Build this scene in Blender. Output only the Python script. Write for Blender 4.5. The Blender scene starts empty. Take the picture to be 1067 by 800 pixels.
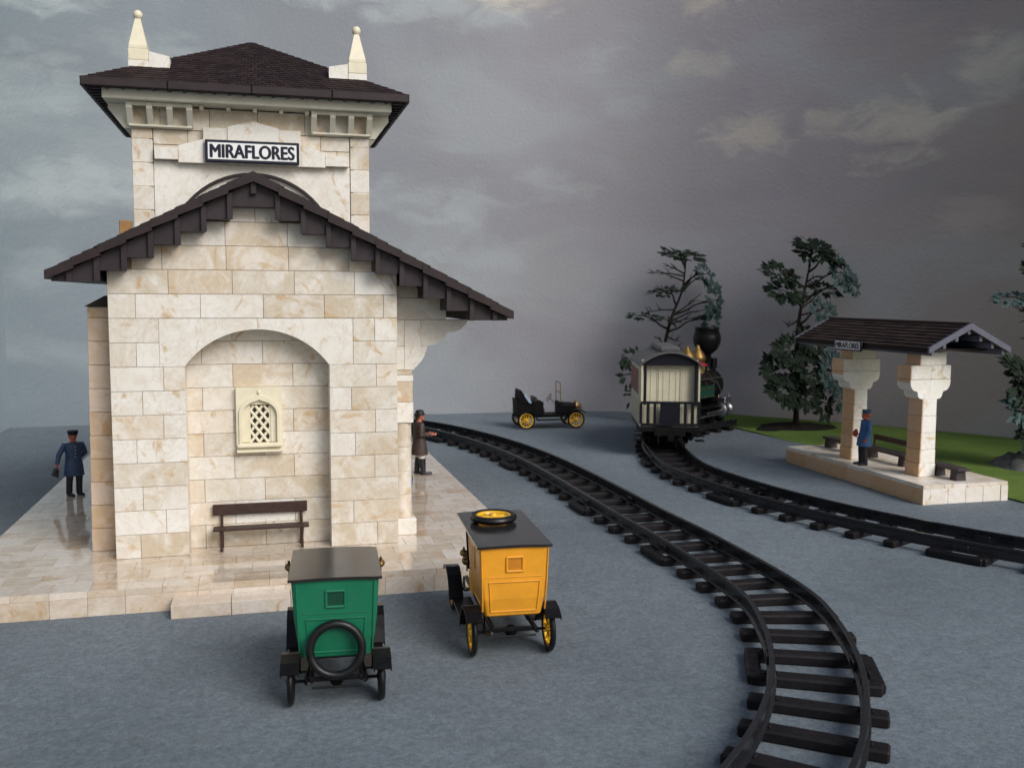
import bpy, bmesh, math, random
from mathutils import Matrix, Vector
R = math.radians
PI = math.pi
rnd = random.Random(7)
scene = bpy.context.scene
C = bpy.context.collection

# ------------------------------------------------------------------ helpers
class MB:
    """collects shapes; build() links them as ONE mesh object"""
    def __init__(s):
        s.v = []; s.f = []; s.c = []; s.m = []; s.sm = []
    def add(s, verts, faces, col=None, M=None, mi=0, smooth=False):
        o = len(s.v)
        if M is not None: verts = [M @ Vector(p) for p in verts]
        s.v += [tuple(p) for p in verts]
        if col is None: col = (rnd.random(), rnd.random(), 0.0)
        for f in faces:
            s.f.append([i + o for i in f]); s.c.append(col); s.m.append(mi); s.sm.append(smooth)
    def box(s, x0, x1, y0, y1, z0, z1, b=0.008, col=None, M=None, mi=0):
        if x0 > x1: x0, x1 = x1, x0
        if y0 > y1: y0, y1 = y1, y0
        if z0 > z1: z0, z1 = z1, z0
        b = min(b, (x1-x0)*.3, (y1-y0)*.3, (z1-z0)*.3)
        V = []; F = []
        lo = (x0, y0, z0); hi = (x1, y1, z1); idx = {}
        for sx in (0, 1):
            for sy in (0, 1):
                for sz in (0, 1):
                    sg = (sx, sy, sz)
                    for ax in range(3):
                        p = []
                        for a in range(3):
                            e = hi[a] if sg[a] else lo[a]
                            if a != ax: e += -b if sg[a] else b
                            p.append(e)
                        idx[(sg, ax)] = len(V); V.append(tuple(p))
        def orient(q, n):
            a, bb, c = (Vector(V[i]) for i in q[:3])
            return q if (bb-a).cross(c-a).dot(n) > 0 else q[::-1]
        for ax in range(3):
            o1, o2 = [a for a in range(3) if a != ax]
            for sd in (0, 1):
                q = []
                for (i, j) in ((0, 0), (1, 0), (1, 1), (0, 1)):
                    sg = [0, 0, 0]; sg[ax] = sd; sg[o1] = i; sg[o2] = j
                    q.append(idx[(tuple(sg), ax)])
                n = [0, 0, 0]; n[ax] = 1 if sd else -1
                F.append(orient(q, Vector(n)))
        for ax in range(3):
            o1, o2 = [a for a in range(3) if a != ax]
            for i in (0, 1):
                for j in (0, 1):
                    s0 = [0, 0, 0]; s0[o1] = i; s0[o2] = j
                    s1 = list(s0); s1[ax] = 1
                    q = [idx[(tuple(s0), o1)], idx[(tuple(s1), o1)], idx[(tuple(s1), o2)], idx[(tuple(s0), o2)]]
                    n = [0, 0, 0]; n[o1] = 1 if i else -1; n[o2] = 1 if j else -1
                    F.append(orient(q, Vector(n)))
        for sx in (0, 1):
            for sy in (0, 1):
                for sz in (0, 1):
                    q = [idx[((sx, sy, sz), a)] for a in range(3)]
                    F.append(orient(q, Vector((sx*2-1, sy*2-1, sz*2-1))))
        s.add(V, F, col, M, mi)
    def prism(s, poly, axis, a, b, col=None, M=None, mi=0):
        """poly: 2D points; axis: 'y' -> (x,z) extruded in y, 'x' -> (y,z), 'z' -> (x,y)"""
        def P(p, t):
            if axis == 'y': return (p[0], t, p[1])
            if axis == 'x': return (t, p[0], p[1])
            return (p[0], p[1], t)
        n = len(poly)
        ar = sum(poly[i][0]*poly[(i+1) % n][1]-poly[(i+1) % n][0]*poly[i][1] for i in range(n))
        if ar < 0: poly = poly[::-1]
        if a > b: a, b = b, a
        V = [P(p, a) for p in poly] + [P(p, b) for p in poly]
        F = [list(range(n))[::-1], list(range(n, 2*n))] + [[i, (i+1) % n, n+(i+1) % n, n+i] for i in range(n)]
        if axis == 'y': F = [f[::-1] for f in F]
        s.add(V, F, col, M, mi)
    def ring(s, outer, inner, y0, y1, col=None, M=None, mi=0):
        """plate in the xz plane with a hole; outer and inner contours have the same number of points"""
        n = len(outer)
        V = [(p[0], y0, p[1]) for p in outer] + [(p[0], y0, p[1]) for p in inner] + \
            [(p[0], y1, p[1]) for p in outer] + [(p[0], y1, p[1]) for p in inner]
        F = []
        for i in range(n):
            j = (i+1) % n
            F += [[i, j, n+j, n+i], [2*n+i, 3*n+i, 3*n+j, 2*n+j], [i, 2*n+i, 2*n+j, j], [n+i, n+j, 3*n+j, 3*n+i]]
        s.add(V, F, col, M, mi)
    def tube(s, path, r, n=8, col=None, M=None, mi=0, cap=True, ry=None):
        path = [Vector(p) for p in path]
        if not isinstance(r, (list, tuple)): r = [r]*len(path)
        V = []; F = []
        t = (path[1]-path[0]).normalized()
        u = t.cross(Vector((0, 0, 1)))
        if u.length < 1e-3: u = t.cross(Vector((0, 1, 0)))
        u.normalize()
        for k, p in enumerate(path):
            if k == 0: t = path[1]-path[0]
            elif k == len(path)-1: t = path[-1]-path[-2]
            else: t = (path[k+1]-path[k]).normalized() + (path[k]-path[k-1]).normalized()
            t.normalize()
            u = (u - t*u.dot(t)).normalized(); w = t.cross(u)
            for i in range(n):
                a = 2*PI*i/n
                V.append(p + u*math.cos(a)*r[k] + w*math.sin(a)*(r[k] if ry is None else ry[k]))
        for k in range(len(path)-1):
            for i in range(n):
                j = (i+1) % n
                F.append([k*n+i, k*n+j, (k+1)*n+j, (k+1)*n+i])
        s.add(V, F, col, M, mi, smooth=n > 5)
        if cap:
            s.add(V[:n], [list(range(n))[::-1]], col, M, mi)
            s.add(V[-n:], [list(range(n))], col, M, mi)
    def lathe(s, prof, n=20, col=None, M=None, mi=0, smooth=True):
        """prof: list of (radius, z)"""
        V = []; F = []
        for (r, z) in prof:
            for i in range(n):
                a = 2*PI*i/n; V.append((r*math.cos(a), r*math.sin(a), z))
        for k in range(len(prof)-1):
            for i in range(n):
                j = (i+1) % n
                F.append([k*n+i, k*n+j, (k+1)*n+j, (k+1)*n+i])
        s.add(V, F, col, M, mi, smooth=smooth)
        closed = math.dist(prof[0], prof[-1]) < 1e-6
        if prof[0][0] > 1e-4 and not closed: s.add(V[:n], [list(range(n))[::-1]], col, M, mi)
        if prof[-1][0] > 1e-4 and not closed: s.add(V[-n:], [list(range(n))], col, M, mi)
    def ell(s, c, r, n=14, col=None, M=None, mi=0):
        V = []; F = []; m = n//2
        for k in range(m+1):
            ph = -PI/2+PI*k/m
            for i in range(n):
                a = 2*PI*i/n
                V.append((c[0]+r[0]*math.cos(ph)*math.cos(a), c[1]+r[1]*math.cos(ph)*math.sin(a), c[2]+r[2]*math.sin(ph)))
        for k in range(m):
            for i in range(n):
                j = (i+1) % n
                F.append([k*n+i, k*n+j, (k+1)*n+j, (k+1)*n+i])
        s.add(V, F, col, M, mi, smooth=True)
    def loft(s, secs, n=18, col=None, M=None, mi=0):
        """secs: (cx, cy, z, rx, ry) horizontal ellipses"""
        V = []; F = []
        for (cx, cy, z, rx, ry) in secs:
            for i in range(n):
                a = 2*PI*i/n; V.append((cx+rx*math.cos(a), cy+ry*math.sin(a), z))
        for k in range(len(secs)-1):
            for i in range(n):
                j = (i+1) % n
                F.append([k*n+i, k*n+j, (k+1)*n+j, (k+1)*n+i])
        F.append(list(range(n))[::-1]); F.append(list(range((len(secs)-1)*n, len(secs)*n)))
        s.add(V, F, col, M, mi, smooth=True)
    def sweep(s, path, prof, col=None, mi=0):
        """path: 2D points on the ground; prof: closed (lateral, z) contour"""
        n = len(prof); V = []; F = []
        for k, p in enumerate(path):
            a = path[max(k-1, 0)]; b = path[min(k+1, len(path)-1)]
            d = Vector((b[0]-a[0], b[1]-a[1])).normalized()
            for (l, z) in prof: V.append((p[0]+d.y*l, p[1]-d.x*l, z))
        for k in range(len(path)-1):
            for i in range(n):
                j = (i+1) % n
                F.append([k*n+i, (k+1)*n+i, (k+1)*n+j, k*n+j])
        F.append(list(range(n))); F.append(list(range(len(V)-n, len(V)))[::-1])
        s.add(V, F, col, None, mi)
    def tiles(s, bl, br, tl, tr, courses, tw, lip=0.03, tone=0.0):
        """tiled slope between four corners, every tile a lapped slab"""
        bl, br, tl, tr = map(Vector, (bl, br, tl, tr))
        nrm = (br-bl).cross(tl-bl).normalized()
        for i in range(courses):
            t0 = i/courses; t1 = min(1, (i+1.12)/courses)
            A, B = bl.lerp(tl, t0), br.lerp(tr, t0); D, E = bl.lerp(tl, t1), br.lerp(tr, t1)
            ln = (B-A).length; n = max(1, round(ln/tw)); off = .5 if i % 2 else 0
            xs = [0]+[(k+off)/n for k in range(1 if not off else 0, n)]+[1]
            for k in range(len(xs)-1):
                a, b = xs[k]+.012/ max(ln,.1)*.5, xs[k+1]-.012/max(ln,.1)*.5
                if b <= a: continue
                lp = lip*(1+rnd.uniform(-.18, .18))
                p0, p1 = A.lerp(B, a)+nrm*lp, A.lerp(B, b)+nrm*lp
                q0, q1 = D.lerp(E, a)+nrm*.003, D.lerp(E, b)+nrm*.003
                g0, g1 = A.lerp(B, a)-nrm*.02, A.lerp(B, b)-nrm*.02
                h0, h1 = D.lerp(E, a)-nrm*.02, D.lerp(E, b)-nrm*.02
                s.add([p0, p1, q1, q0, g0, g1, h1, h0], [[0, 1, 2, 3], [4, 5, 1, 0], [4, 0, 3, 7], [5, 6, 2, 1]], (rnd.random(), rnd.random(), tone))
    def build(s, name, mats, parent=None, remesh=None):
        me = bpy.data.meshes.new(name)
        me.from_pydata(s.v, [], s.f)
        if not isinstance(mats, (list, tuple)): mats = [mats]
        for m in mats: me.materials.append(m)
        at = me.attributes.new('tone', 'FLOAT_COLOR', 'FACE')
        for i, c in enumerate(s.c): at.data[i].color = (c[0], c[1], c[2], 1)
        me.polygons.foreach_set('material_index', s.m)
        me.polygons.foreach_set('use_smooth', s.sm)
        me.update()
        o = bpy.data.objects.new(name, me); C.objects.link(o)
        if remesh:
            md = o.modifiers.new('r', 'REMESH'); md.mode = 'VOXEL'; md.voxel_size = remesh; md.use_smooth_shade = True
            m2 = o.modifiers.new('s', 'SMOOTH'); m2.factor = .5; m2.iterations = 2
            dg = bpy.context.evaluated_depsgraph_get()
            nm = bpy.data.meshes.new_from_object(o.evaluated_get(dg))
            o.modifiers.clear(); o.data = nm; nm.name = name
            if not nm.materials: nm.materials.append(mats[0])
            bpy.data.meshes.remove(me)
        if parent: o.parent = parent
        return o

def tag(o, label=None, cat=None, group=None, kind=None):
    if label: o['label'] = label
    if cat: o['category'] = cat
    if group: o['group'] = group
    if kind: o['kind'] = kind
    return o
def thing(name, label, cat, loc=(0, 0, 0), rz=0, group=None):
    o = bpy.data.objects.new(name, None); C.objects.link(o)
    o.location = loc; o.rotation_euler = (0, 0, rz); o.empty_display_size = .2
    return tag(o, label, cat, group)
def T(x=0, y=0, z=0): return Matrix.Translation((x, y, z))
def RZ(a): return Matrix.Rotation(a, 4, 'Z')
def RX(a): return Matrix.Rotation(a, 4, 'X')
def RY(a): return Matrix.Rotation(a, 4, 'Y')
def lettering(text, name, mat, parent, w, h, M, bold=0.0, depth=.006):
    cu = bpy.data.curves.new(name, 'FONT'); cu.body = text; cu.align_x = 'CENTER'; cu.align_y = 'CENTER'
    cu.extrude = depth; cu.size = 1
    t = bpy.data.objects.new(name, cu); C.objects.link(t)
    dg = bpy.context.evaluated_depsgraph_get()
    me = bpy.data.meshes.new_from_object(t.evaluated_get(dg))
    bpy.data.objects.remove(t); bpy.data.curves.remove(cu)
    xs = [v.co.x for v in me.vertices]; ys = [v.co.y for v in me.vertices]
    sx = w/(max(xs)-min(xs)); sy = h/(max(ys)-min(ys)); cx = (max(xs)+min(xs))/2; cy = (max(ys)+min(ys))/2
    bm = bmesh.new()
    for k, (ox, oy) in enumerate(((0, 0), (bold, 0), (-bold, 0), (0, bold*.6), (0, -bold*.6))):
        tmp = me.copy()
        for v in tmp.vertices:
            v.co = M @ Vector(((v.co.x-cx)*sx+ox, (v.co.y-cy)*sy+oy, v.co.z*(1+.12*k)))
        bm.from_mesh(tmp); bpy.data.meshes.remove(tmp)
    bm.to_mesh(me); bm.free()
    me.materials.clear(); me.materials.append(mat)
    o = bpy.data.objects.new(name, me); C.objects.link(o); o.parent = parent
    return o

# ------------------------------------------------------------------ materials
def newmat(name):
    m = bpy.data.materials.new(name); m.use_nodes = True
    nt = m.node_tree; b = nt.nodes['Principled BSDF']
    return m, nt, b
def node(nt, t, **k):
    n = nt.nodes.new(t)
    for a, v in k.items():
        if a in n.inputs.keys() if hasattr(n.inputs, 'keys') else False: n.inputs[a].default_value = v
        else: setattr(n, a, v)
    return n
def noise(nt, vec, scale, detail=4, rough=.55, dist=0):
    n = nt.nodes.new('ShaderNodeTexNoise'); n.inputs['Scale'].default_value = scale
    n.inputs['Detail'].default_value = detail; n.inputs['Roughness'].default_value = rough; n.inputs['Distortion'].default_value = dist
    if vec: nt.links.new(vec, n.inputs['Vector'])
    return n.outputs['Fac']
def ramp(nt, fac, p0, p1, c0=(0, 0, 0, 1), c1=(1, 1, 1, 1), ease='EASE'):
    n = nt.nodes.new('ShaderNodeValToRGB'); e = n.color_ramp.elements; n.color_ramp.interpolation = ease
    e[0].position = p0; e[1].position = p1; e[0].color = c0; e[1].color = c1
    nt.links.new(fac, n.inputs[0]); return n.outputs[0]
def mix(nt, fac, a, b, mode='MIX'):
    n = nt.nodes.new('ShaderNodeMix'); n.data_type = 'RGBA'; n.blend_type = mode
    for s, v in ((0, fac), (6, a), (7, b)):
        if isinstance(v, (int, float)): n.inputs[s].default_value = v
        elif isinstance(v, tuple): n.inputs[s].default_value = v if len(v) == 4 else (*v, 1)
        else: nt.links.new(v, n.inputs[s])
    return n.outputs[2]
def math_(nt, op, a, b=0.0):
    n = nt.nodes.new('ShaderNodeMath'); n.operation = op
    for s, v in ((0, a), (1, b)):
        if isinstance(v, (int, float)): n.inputs[s].default_value = v
        else: nt.links.new(v, n.inputs[s])
    return n.outputs[0]
def bump(nt, b, h, strength=.2, dist=.02):
    n = nt.nodes.new('ShaderNodeBump'); n.inputs['Strength'].default_value = strength; n.inputs['Distance'].default_value = dist
    nt.links.new(h, n.inputs['Height']); nt.links.new(n.outputs[0], b.inputs['Normal'])
def objco(nt):
    return nt.nodes.new('ShaderNodeTexCoord').outputs['Object']

def stone(name, rough=.5, warm=0.0, val=1.0, spec=.5):
    m, nt, b = newmat(name)
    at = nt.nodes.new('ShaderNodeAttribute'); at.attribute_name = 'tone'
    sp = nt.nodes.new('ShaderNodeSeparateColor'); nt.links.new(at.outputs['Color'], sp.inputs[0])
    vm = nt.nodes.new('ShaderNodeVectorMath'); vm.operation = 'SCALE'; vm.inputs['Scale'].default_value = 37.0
    nt.links.new(at.outputs['Vector'], vm.inputs[0])
    ad = nt.nodes.new('ShaderNodeVectorMath'); ad.operation = 'ADD'
    nt.links.new(objco(nt), ad.inputs[0]); nt.links.new(vm.outputs[0], ad.inputs[1])
    p = ad.outputs[0]
    base = ramp(nt, sp.outputs[0], 0, 1, (.515*val, .44*val, .325*val, 1), (.75*val, .73*val, .675*val, 1), 'LINEAR')
    pink = ramp(nt, sp.outputs[1], .62, 1)
    base = mix(nt, math_(nt, 'MULTIPLY', pink, .5), base, (.64*val, .50*val, .35*val))
    cl = ramp(nt, noise(nt, p, 1.7, 5, .6, 1.2), .38, .68)
    base = mix(nt, math_(nt, 'MULTIPLY', cl, .6), base, (.79*val, .78*val, .75*val))
    v1 = noise(nt, p, 1.3, 6, .62, 2.6)
    vein = ramp(nt, math_(nt, 'ABSOLUTE', math_(nt, 'SUBTRACT', v1, .5)), .0, .045, (1, 1, 1, 1), (0, 0, 0, 1))
    base = mix(nt, math_(nt, 'MULTIPLY', vein, .22), base, (.48*val, .35*val, .24*val))
    st = ramp(nt, noise(nt, p, 1.15, 5, .62, 2.2), .57, .70)
    base = mix(nt, math_(nt, 'MULTIPLY', st, .78), base, (.50*val, .335*val, .155*val))
    s2_ = ramp(nt, noise(nt, p, 2.6, 5, .65, 1.0), .66, .74)
    base = mix(nt, math_(nt, 'MULTIPLY', s2_, .75), base, (.34*val, .20*val, .09*val))
    fine = noise(nt, p, 14, 5, .65)
    base = mix(nt, .25, base, ramp(nt, fine, .3, .75, (.45, .38, .3, 1), (.9, .88, .84, 1)), 'MULTIPLY' if False else 'SOFT_LIGHT')
    if warm: base = mix(nt, warm, base, (.62, .33, .13), 'MULTIPLY')
    # tint channel: honey colour, paints warm bounced light on left-facing blocks
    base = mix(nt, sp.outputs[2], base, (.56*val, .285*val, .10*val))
    nt.links.new(base, b.inputs['Base Color'])
    b.inputs['Roughness'].default_value = rough; b.inputs['Specular IOR Level'].default_value = spec
    if rough < .3: b.inputs['Coat Weight'].default_value = .65; b.inputs['Coat Roughness'].default_value = .035
    bump(nt, b, fine, .12 if rough > .3 else .012, .01)
    return m
def paint(name, col, rough=.45, var=.12, metal=0.0, sc=6.0, bmp=0.0, spec=.5):
    m, nt, b = newmat(name)
    n = noise(nt, objco(nt), sc, 5, .6)
    d = tuple(c*(1-var*1.6) for c in col); l = tuple(min(1, c*(1+var*1.6)) for c in col)
    nt.links.new(ramp(nt, n, .28, .72, (*d, 1), (*l, 1), 'LINEAR'), b.inputs['Base Color'])
    r = ramp(nt, noise(nt, objco(nt), sc*2.3, 3), .3, .7, (rough*.82,)*3+(1,), (min(1, rough*1.2),)*3+(1,))
    nt.links.new(r, b.inputs['Roughness'])
    b.inputs['Metallic'].default_value = metal; b.inputs['Specular IOR Level'].default_value = spec
    if bmp: bump(nt, b, noise(nt, objco(nt), sc*6, 4), bmp, .01)
    return m
def toned(name, c0, c1, rough=.6, bmp=.2, sc=18.0):
    m, nt, b = newmat(name)
    at = nt.nodes.new('ShaderNodeAttribute'); at.attribute_name = 'tone'
    sp = nt.nodes.new('ShaderNodeSeparateColor'); nt.links.new(at.outputs['Color'], sp.inputs[0])
    base = ramp(nt, sp.outputs[0], 0, 1, (*c0, 1), (*c1, 1), 'LINEAR')
    n = noise(nt, objco(nt), sc, 4)
    base = mix(nt, .5, base, ramp(nt, n, .3, .7, (.25, .25, .25, 1), (.75, .75, .75, 1)), 'OVERLAY')
    nt.links.new(base, b.inputs['Base Color']); b.inputs['Roughness'].default_value = rough; b.inputs['Specular IOR Level'].default_value = .2
    if bmp: bump(nt, b, n, bmp, .01)
    return m

M = {}
M['stone'] = stone('wall_stone', .5, val=1.0)
M['stonew'] = stone('pale_stone', .5, val=1.13)
M['floor'] = stone('polished_paving_stone', .10, warm=.24, val=1.02)
M['floor2'] = stone('shelter_paving_stone', .38, warm=.12, val=1.1)
M['mortar'] = paint('joint', (.27, .205, .14), .8, .1)
M['cream'] = paint('cream_plaster', (.72, .69, .57), .5, .06, sc=3)
M['ivory'] = paint('ivory', (.75, .69, .52), .45, .05, sc=5)
M['dark'] = paint('dark_void', (.02, .018, .016), .7, .1)
M['brown'] = paint('roof_brown_plastic', (.028, .0182, .0190), .5, .15, sc=3, bmp=.05, spec=.3)
M['brown2'] = paint('purlin_brown', (.033, .0245, .028), .5, .15, sc=3, bmp=.05, spec=.3)
M['tile'] = toned('brown_tile', (.019, .0118, .0122), (.039, .025, .0240), .7)
M['tile2'] = toned('red_brown_tile', (.019, .012, .011), (.042, .026, .022), .7)
M['wood'] = paint('bench_brown', (.050, .027, .022), .5, .2, sc=8, bmp=.1, spec=.3)
M['greybench'] = paint('bench_grey_brown', (.050, .039, .041), .55, .2, sc=8, bmp=.1, spec=.3)
M['track'] = paint('track_black', (.0075, .0066, .008), .5, .2, sc=4, bmp=.1, spec=.25)
M['sleeper'] = paint('sleeper_black_brown', (.0105, .0085, .0095), .6, .25, sc=5, bmp=.25, spec=.25)
M['rail'] = paint('rail_dark_steel', (.011, .0115, .014), .30, .2, sc=3, spec=.5)
M['iron'] = paint('dark_blue_iron', (.006, .0065, .012), .5, .1, spec=.2)
M['greypaint'] = paint('pale_violet_paint', (.105, .108, .145), .5, .08)
M['white'] = paint('sign_white', (.80, .80, .80), .45, .03)
M['navy'] = paint('sign_navy', (.010, .012, .026), .45, .1, spec=.3)
M['ochre'] = paint('ochre_wood', (.30, .16, .055), .6, .15)
M['brass'] = paint('brass', (.30, .19, .07), .5, .2, metal=1)
M['silver'] = paint('silver', (.36, .36, .38), .38, .1, metal=1)
M['blackp'] = paint('black_plastic', (.006, .0056, .0064), .36, .2, sc=5, spec=.22)
M['blackm'] = paint('black_matt', (.0055, .0052, .0058), .6, .2, sc=5, spec=.10)
M['tyre'] = paint('black_rubber', (.0065, .0065, .007), .38, .2, spec=.35)
M['green'] = paint('green_paint', (.008, .145, .072), .36, .08, sc=3)
M['yellow'] = paint('yellow_paint', (.76, .33, .022), .34, .07, sc=3)
M['spoke'] = paint('yellow_spokes', (.78, .44, .02), .35, .08)
M['roofcar'] = paint('car_roof_black', (.022, .0195, .0195), .16, .05, sc=2)
M['greendark'] = paint('window_dark_green', (.004, .05, .028), .4, .1)
M['yellowdark'] = paint('window_dark_orange', (.55, .20, .012), .45, .1)
M['carseat'] = paint('seat_leather', (.03, .022, .018), .45, .2)
M['paleblue'] = paint('pale_blue_hood', (.30, .38, .52), .4, .1)
M['glass'] = paint('pale_glass', (.30, .32, .34), .1, .05)
M['creamcar'] = paint('carriage_cream', (.56, .52, .385), .42, .05, sc=3)
M['roofgrey'] = paint('carriage_grey_roof', (.085, .085, .085), .5, .1, sc=3)
M['redbrown'] = paint('red_brown_panel', (.20, .06, .03), .5, .1)
M['red'] = paint('red_roof', (.34, .012, .03), .4, .1)
M['locogreen'] = paint('loco_green', (.004, .045, .03), .35, .1)
M['skin'] = paint('skin', (.47, .165, .10), .5, .1, sc=20)
M['skinred'] = paint('ruddy_skin', (.45, .10, .06), .5, .1, sc=20)
M['bluecoat'] = paint('blue_coat', (.030, .062, .135), .6, .2, sc=9)
M['bluetunic'] = paint('blue_tunic', (.030, .105, .25), .55, .15, sc=9)
M['browncoat'] = paint('brown_coat', (.050, .032, .027), .6, .2, sc=9)
M['black'] = paint('black_cloth', (.012, .012, .014), .55, .2, sc=9)
M['darktrouser'] = paint('dark_trousers', (.018, .016, .020), .6, .2, sc=9)
M['whitecloth'] = paint('white_cloth', (.62, .61, .58), .6, .06, sc=9)
M['boot'] = paint('black_boot', (.012, .014, .02), .35, .2)
M['bluecap'] = paint('blue_cap', (.025, .085, .16), .5, .15)
M['redcloth'] = paint('red_cloth', (.34, .035, .02), .5, .15)
M['hair'] = paint('dark_hair', (.03, .018, .012), .6, .2, sc=30)
M['beard'] = paint('orange_beard', (.40, .10, .035), .6, .2, sc=30)
M['eye'] = paint('eye_white', (.7, .7, .68), .3, .02)
M['blueitem'] = paint('bright_blue', (.035, .14, .48), .4, .1)
M['bark'] = paint('bark', (.016, .009, .007), .7, .3, sc=7, bmp=.4, spec=.2)
M['leaf'] = toned('dark_leaf', (.005, .0115, .0065), (.014, .027, .0135), .7, 0)
M['leaflit'] = toned('lit_leaf', (.026, .052, .050), (.058, .094, .088), .6, 0)  # lighter copy of the leaf, paints window light onto some pads
M['soil'] = paint('dark_soil', (.020, .018, .014), .9, .35, sc=6, bmp=.8, spec=.1)
M['rock'] = paint('grey_rock', (.10, .10, .095), .8, .3, sc=4, bmp=.6)

# grey-blue felt of the ground
m, nt, b = newmat('felt_ground'); co = objco(nt)
f1 = noise(nt, co, 12, 6, .75); f2 = noise(nt, co, .16, 4, .55); f3 = noise(nt, co, 45, 3, .7); f4 = noise(nt, co, 2.2, 5, .6, .6)
base = ramp(nt, f2, .3, .7, (.122, .147, .168, 1), (.170, .200, .225, 1))
base = mix(nt, .75, base, ramp(nt, f1, .3, .7, (.34, .34, .34, 1), (.66, .66, .66, 1)), 'OVERLAY')
base = mix(nt, .45, base, ramp(nt, f3, .25, .75, (.2, .2, .2, 1), (.8, .8, .8, 1)), 'OVERLAY')
base = mix(nt, math_(nt, 'MULTIPLY', ramp(nt, f4, .52, .75), .40), base, (.112, .120, .120))
f6 = noise(nt, co, 4.2, 5, .65, .4)
base = mix(nt, .32, base, ramp(nt, f6, .3, .7, (.33, .34, .34, 1), (.67, .66, .65, 1)), 'OVERLAY')
f5 = noise(nt, co, .9, 3, .5)
base = mix(nt, math_(nt, 'MULTIPLY', ramp(nt, f5, .55, .8), .3), base, (.19, .22, .243))
nt.links.new(base, b.inputs['Base Color']); b.inputs['Roughness'].default_value = .85; b.inputs['Specular IOR Level'].default_value = .25
bump(nt, b, f1, .35, .03); M['felt'] = m
# lawn mat
m, nt, b = newmat('lawn_mat'); co = objco(nt)
g1 = noise(nt, co, 22, 5, .7); g2 = noise(nt, co, .5, 3)
base = ramp(nt, g2, .3, .7, (.105, .170, .032, 1), (.15, .225, .048, 1))
base = mix(nt, .6, base, ramp(nt, g1, .3, .7, (.25, .25, .25, 1), (.75, .75, .75, 1)), 'OVERLAY')
nt.links.new(base, b.inputs['Base Color']); b.inputs['Roughness'].default_value = .9; b.inputs['Specular IOR Level'].default_value = .2
bump(nt, b, g1, .8, .06); M['lawn'] = m
# painted cloudy backdrop on rough plaster: UV = (arc length along the wall, height) in metres
def backdrop():
    m, nt, b = newmat('painted_cloud_backdrop')
    uv = nt.nodes.new('ShaderNodeUVMap').outputs[0]
    sp = nt.nodes.new('ShaderNodeSeparateXYZ'); nt.links.new(uv, sp.inputs[0])
    mp = nt.nodes.new('ShaderNodeMapping'); mp.inputs['Scale'].default_value = (.6, 1.25, 1); nt.links.new(uv, mp.inputs[0])
    n1 = noise(nt, mp.outputs[0], .20, 5, .5, .6); n2 = noise(nt, mp.outputs[0], .85, 6, .58, .5)
    n3 = noise(nt, mp.outputs[0], .11, 3, .5)
    mr = nt.nodes.new('ShaderNodeMapRange'); mr.inputs[1].default_value = S[1]; mr.inputs[2].default_value = S[-1]-6
    nt.links.new(sp.outputs[0], mr.inputs[0])
    paintn = nt.nodes.new('ShaderNodeValToRGB'); e = paintn.color_ramp.elements
    e[0].position = 0; e[0].color = WALLC[0]; e[1].position = 1; e[1].color = WALLC[3]
    x = e.new(.36); x.color = WALLC[1]; x = e.new(.66); x.color = WALLC[2]
    nt.links.new(math_(nt, 'ADD', mr.outputs[0], math_(nt, 'MULTIPLY', math_(nt, 'SUBTRACT', n3, .5), .2)), paintn.inputs[0])
    base = paintn.outputs[0]
    base = mix(nt, math_(nt, 'MULTIPLY', ramp(nt, n1, .47, .68), .34), base, (.40, .45, .465))
    base = mix(nt, math_(nt, 'MULTIPLY', ramp(nt, n1, .22, .48, (1, 1, 1, 1), (0, 0, 0, 1)), .30), base, (.17, .185, .21))
    # brushed cloud puffs, each at its place on the wall: (s, z, half width, half height, strength, warm)
    for (cs, cz, rx, rz, k, warm) in PUFFS:
        dx = math_(nt, 'DIVIDE', math_(nt, 'SUBTRACT', sp.outputs[0], cs), rx)
        dz = math_(nt, 'DIVIDE', math_(nt, 'SUBTRACT', sp.outputs[1], cz), rz)
        r2 = math_(nt, 'ADD', math_(nt, 'MULTIPLY', dx, dx), math_(nt, 'MULTIPLY', dz, dz))
        r2 = math_(nt, 'ADD', r2, math_(nt, 'MULTIPLY', math_(nt, 'SUBTRACT', n2, .5), 5.5))
        f = math_(nt, 'MULTIPLY', ramp(nt, math_(nt, 'MULTIPLY', math_(nt, 'ADD', r2, .4), .55), .0, 1.0, (1, 1, 1, 1), (0, 0, 0, 1)), k*(.95 if warm else .72))
        base = mix(nt, f, base, (.64, .58, .48) if warm else (.48, .54, .55))
    base = mix(nt, math_(nt, 'LESS_THAN', sp.outputs[0], S[1]), base, (.33, .39, .43))
    nt.links.new(base, b.inputs['Base Color']); b.inputs['Roughness'].default_value = .7; b.inputs['Specular IOR Level'].default_value = .3
    p1 = noise(nt, uv, 6.5, 5, .6, .3); p2 = noise(nt, uv, 22, 3, .6)
    hh = math_(nt, 'ADD', p1, math_(nt, 'MULTIPLY', p2, .3))
    bump(nt, b, hh, .40, .06)
    return m

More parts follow.
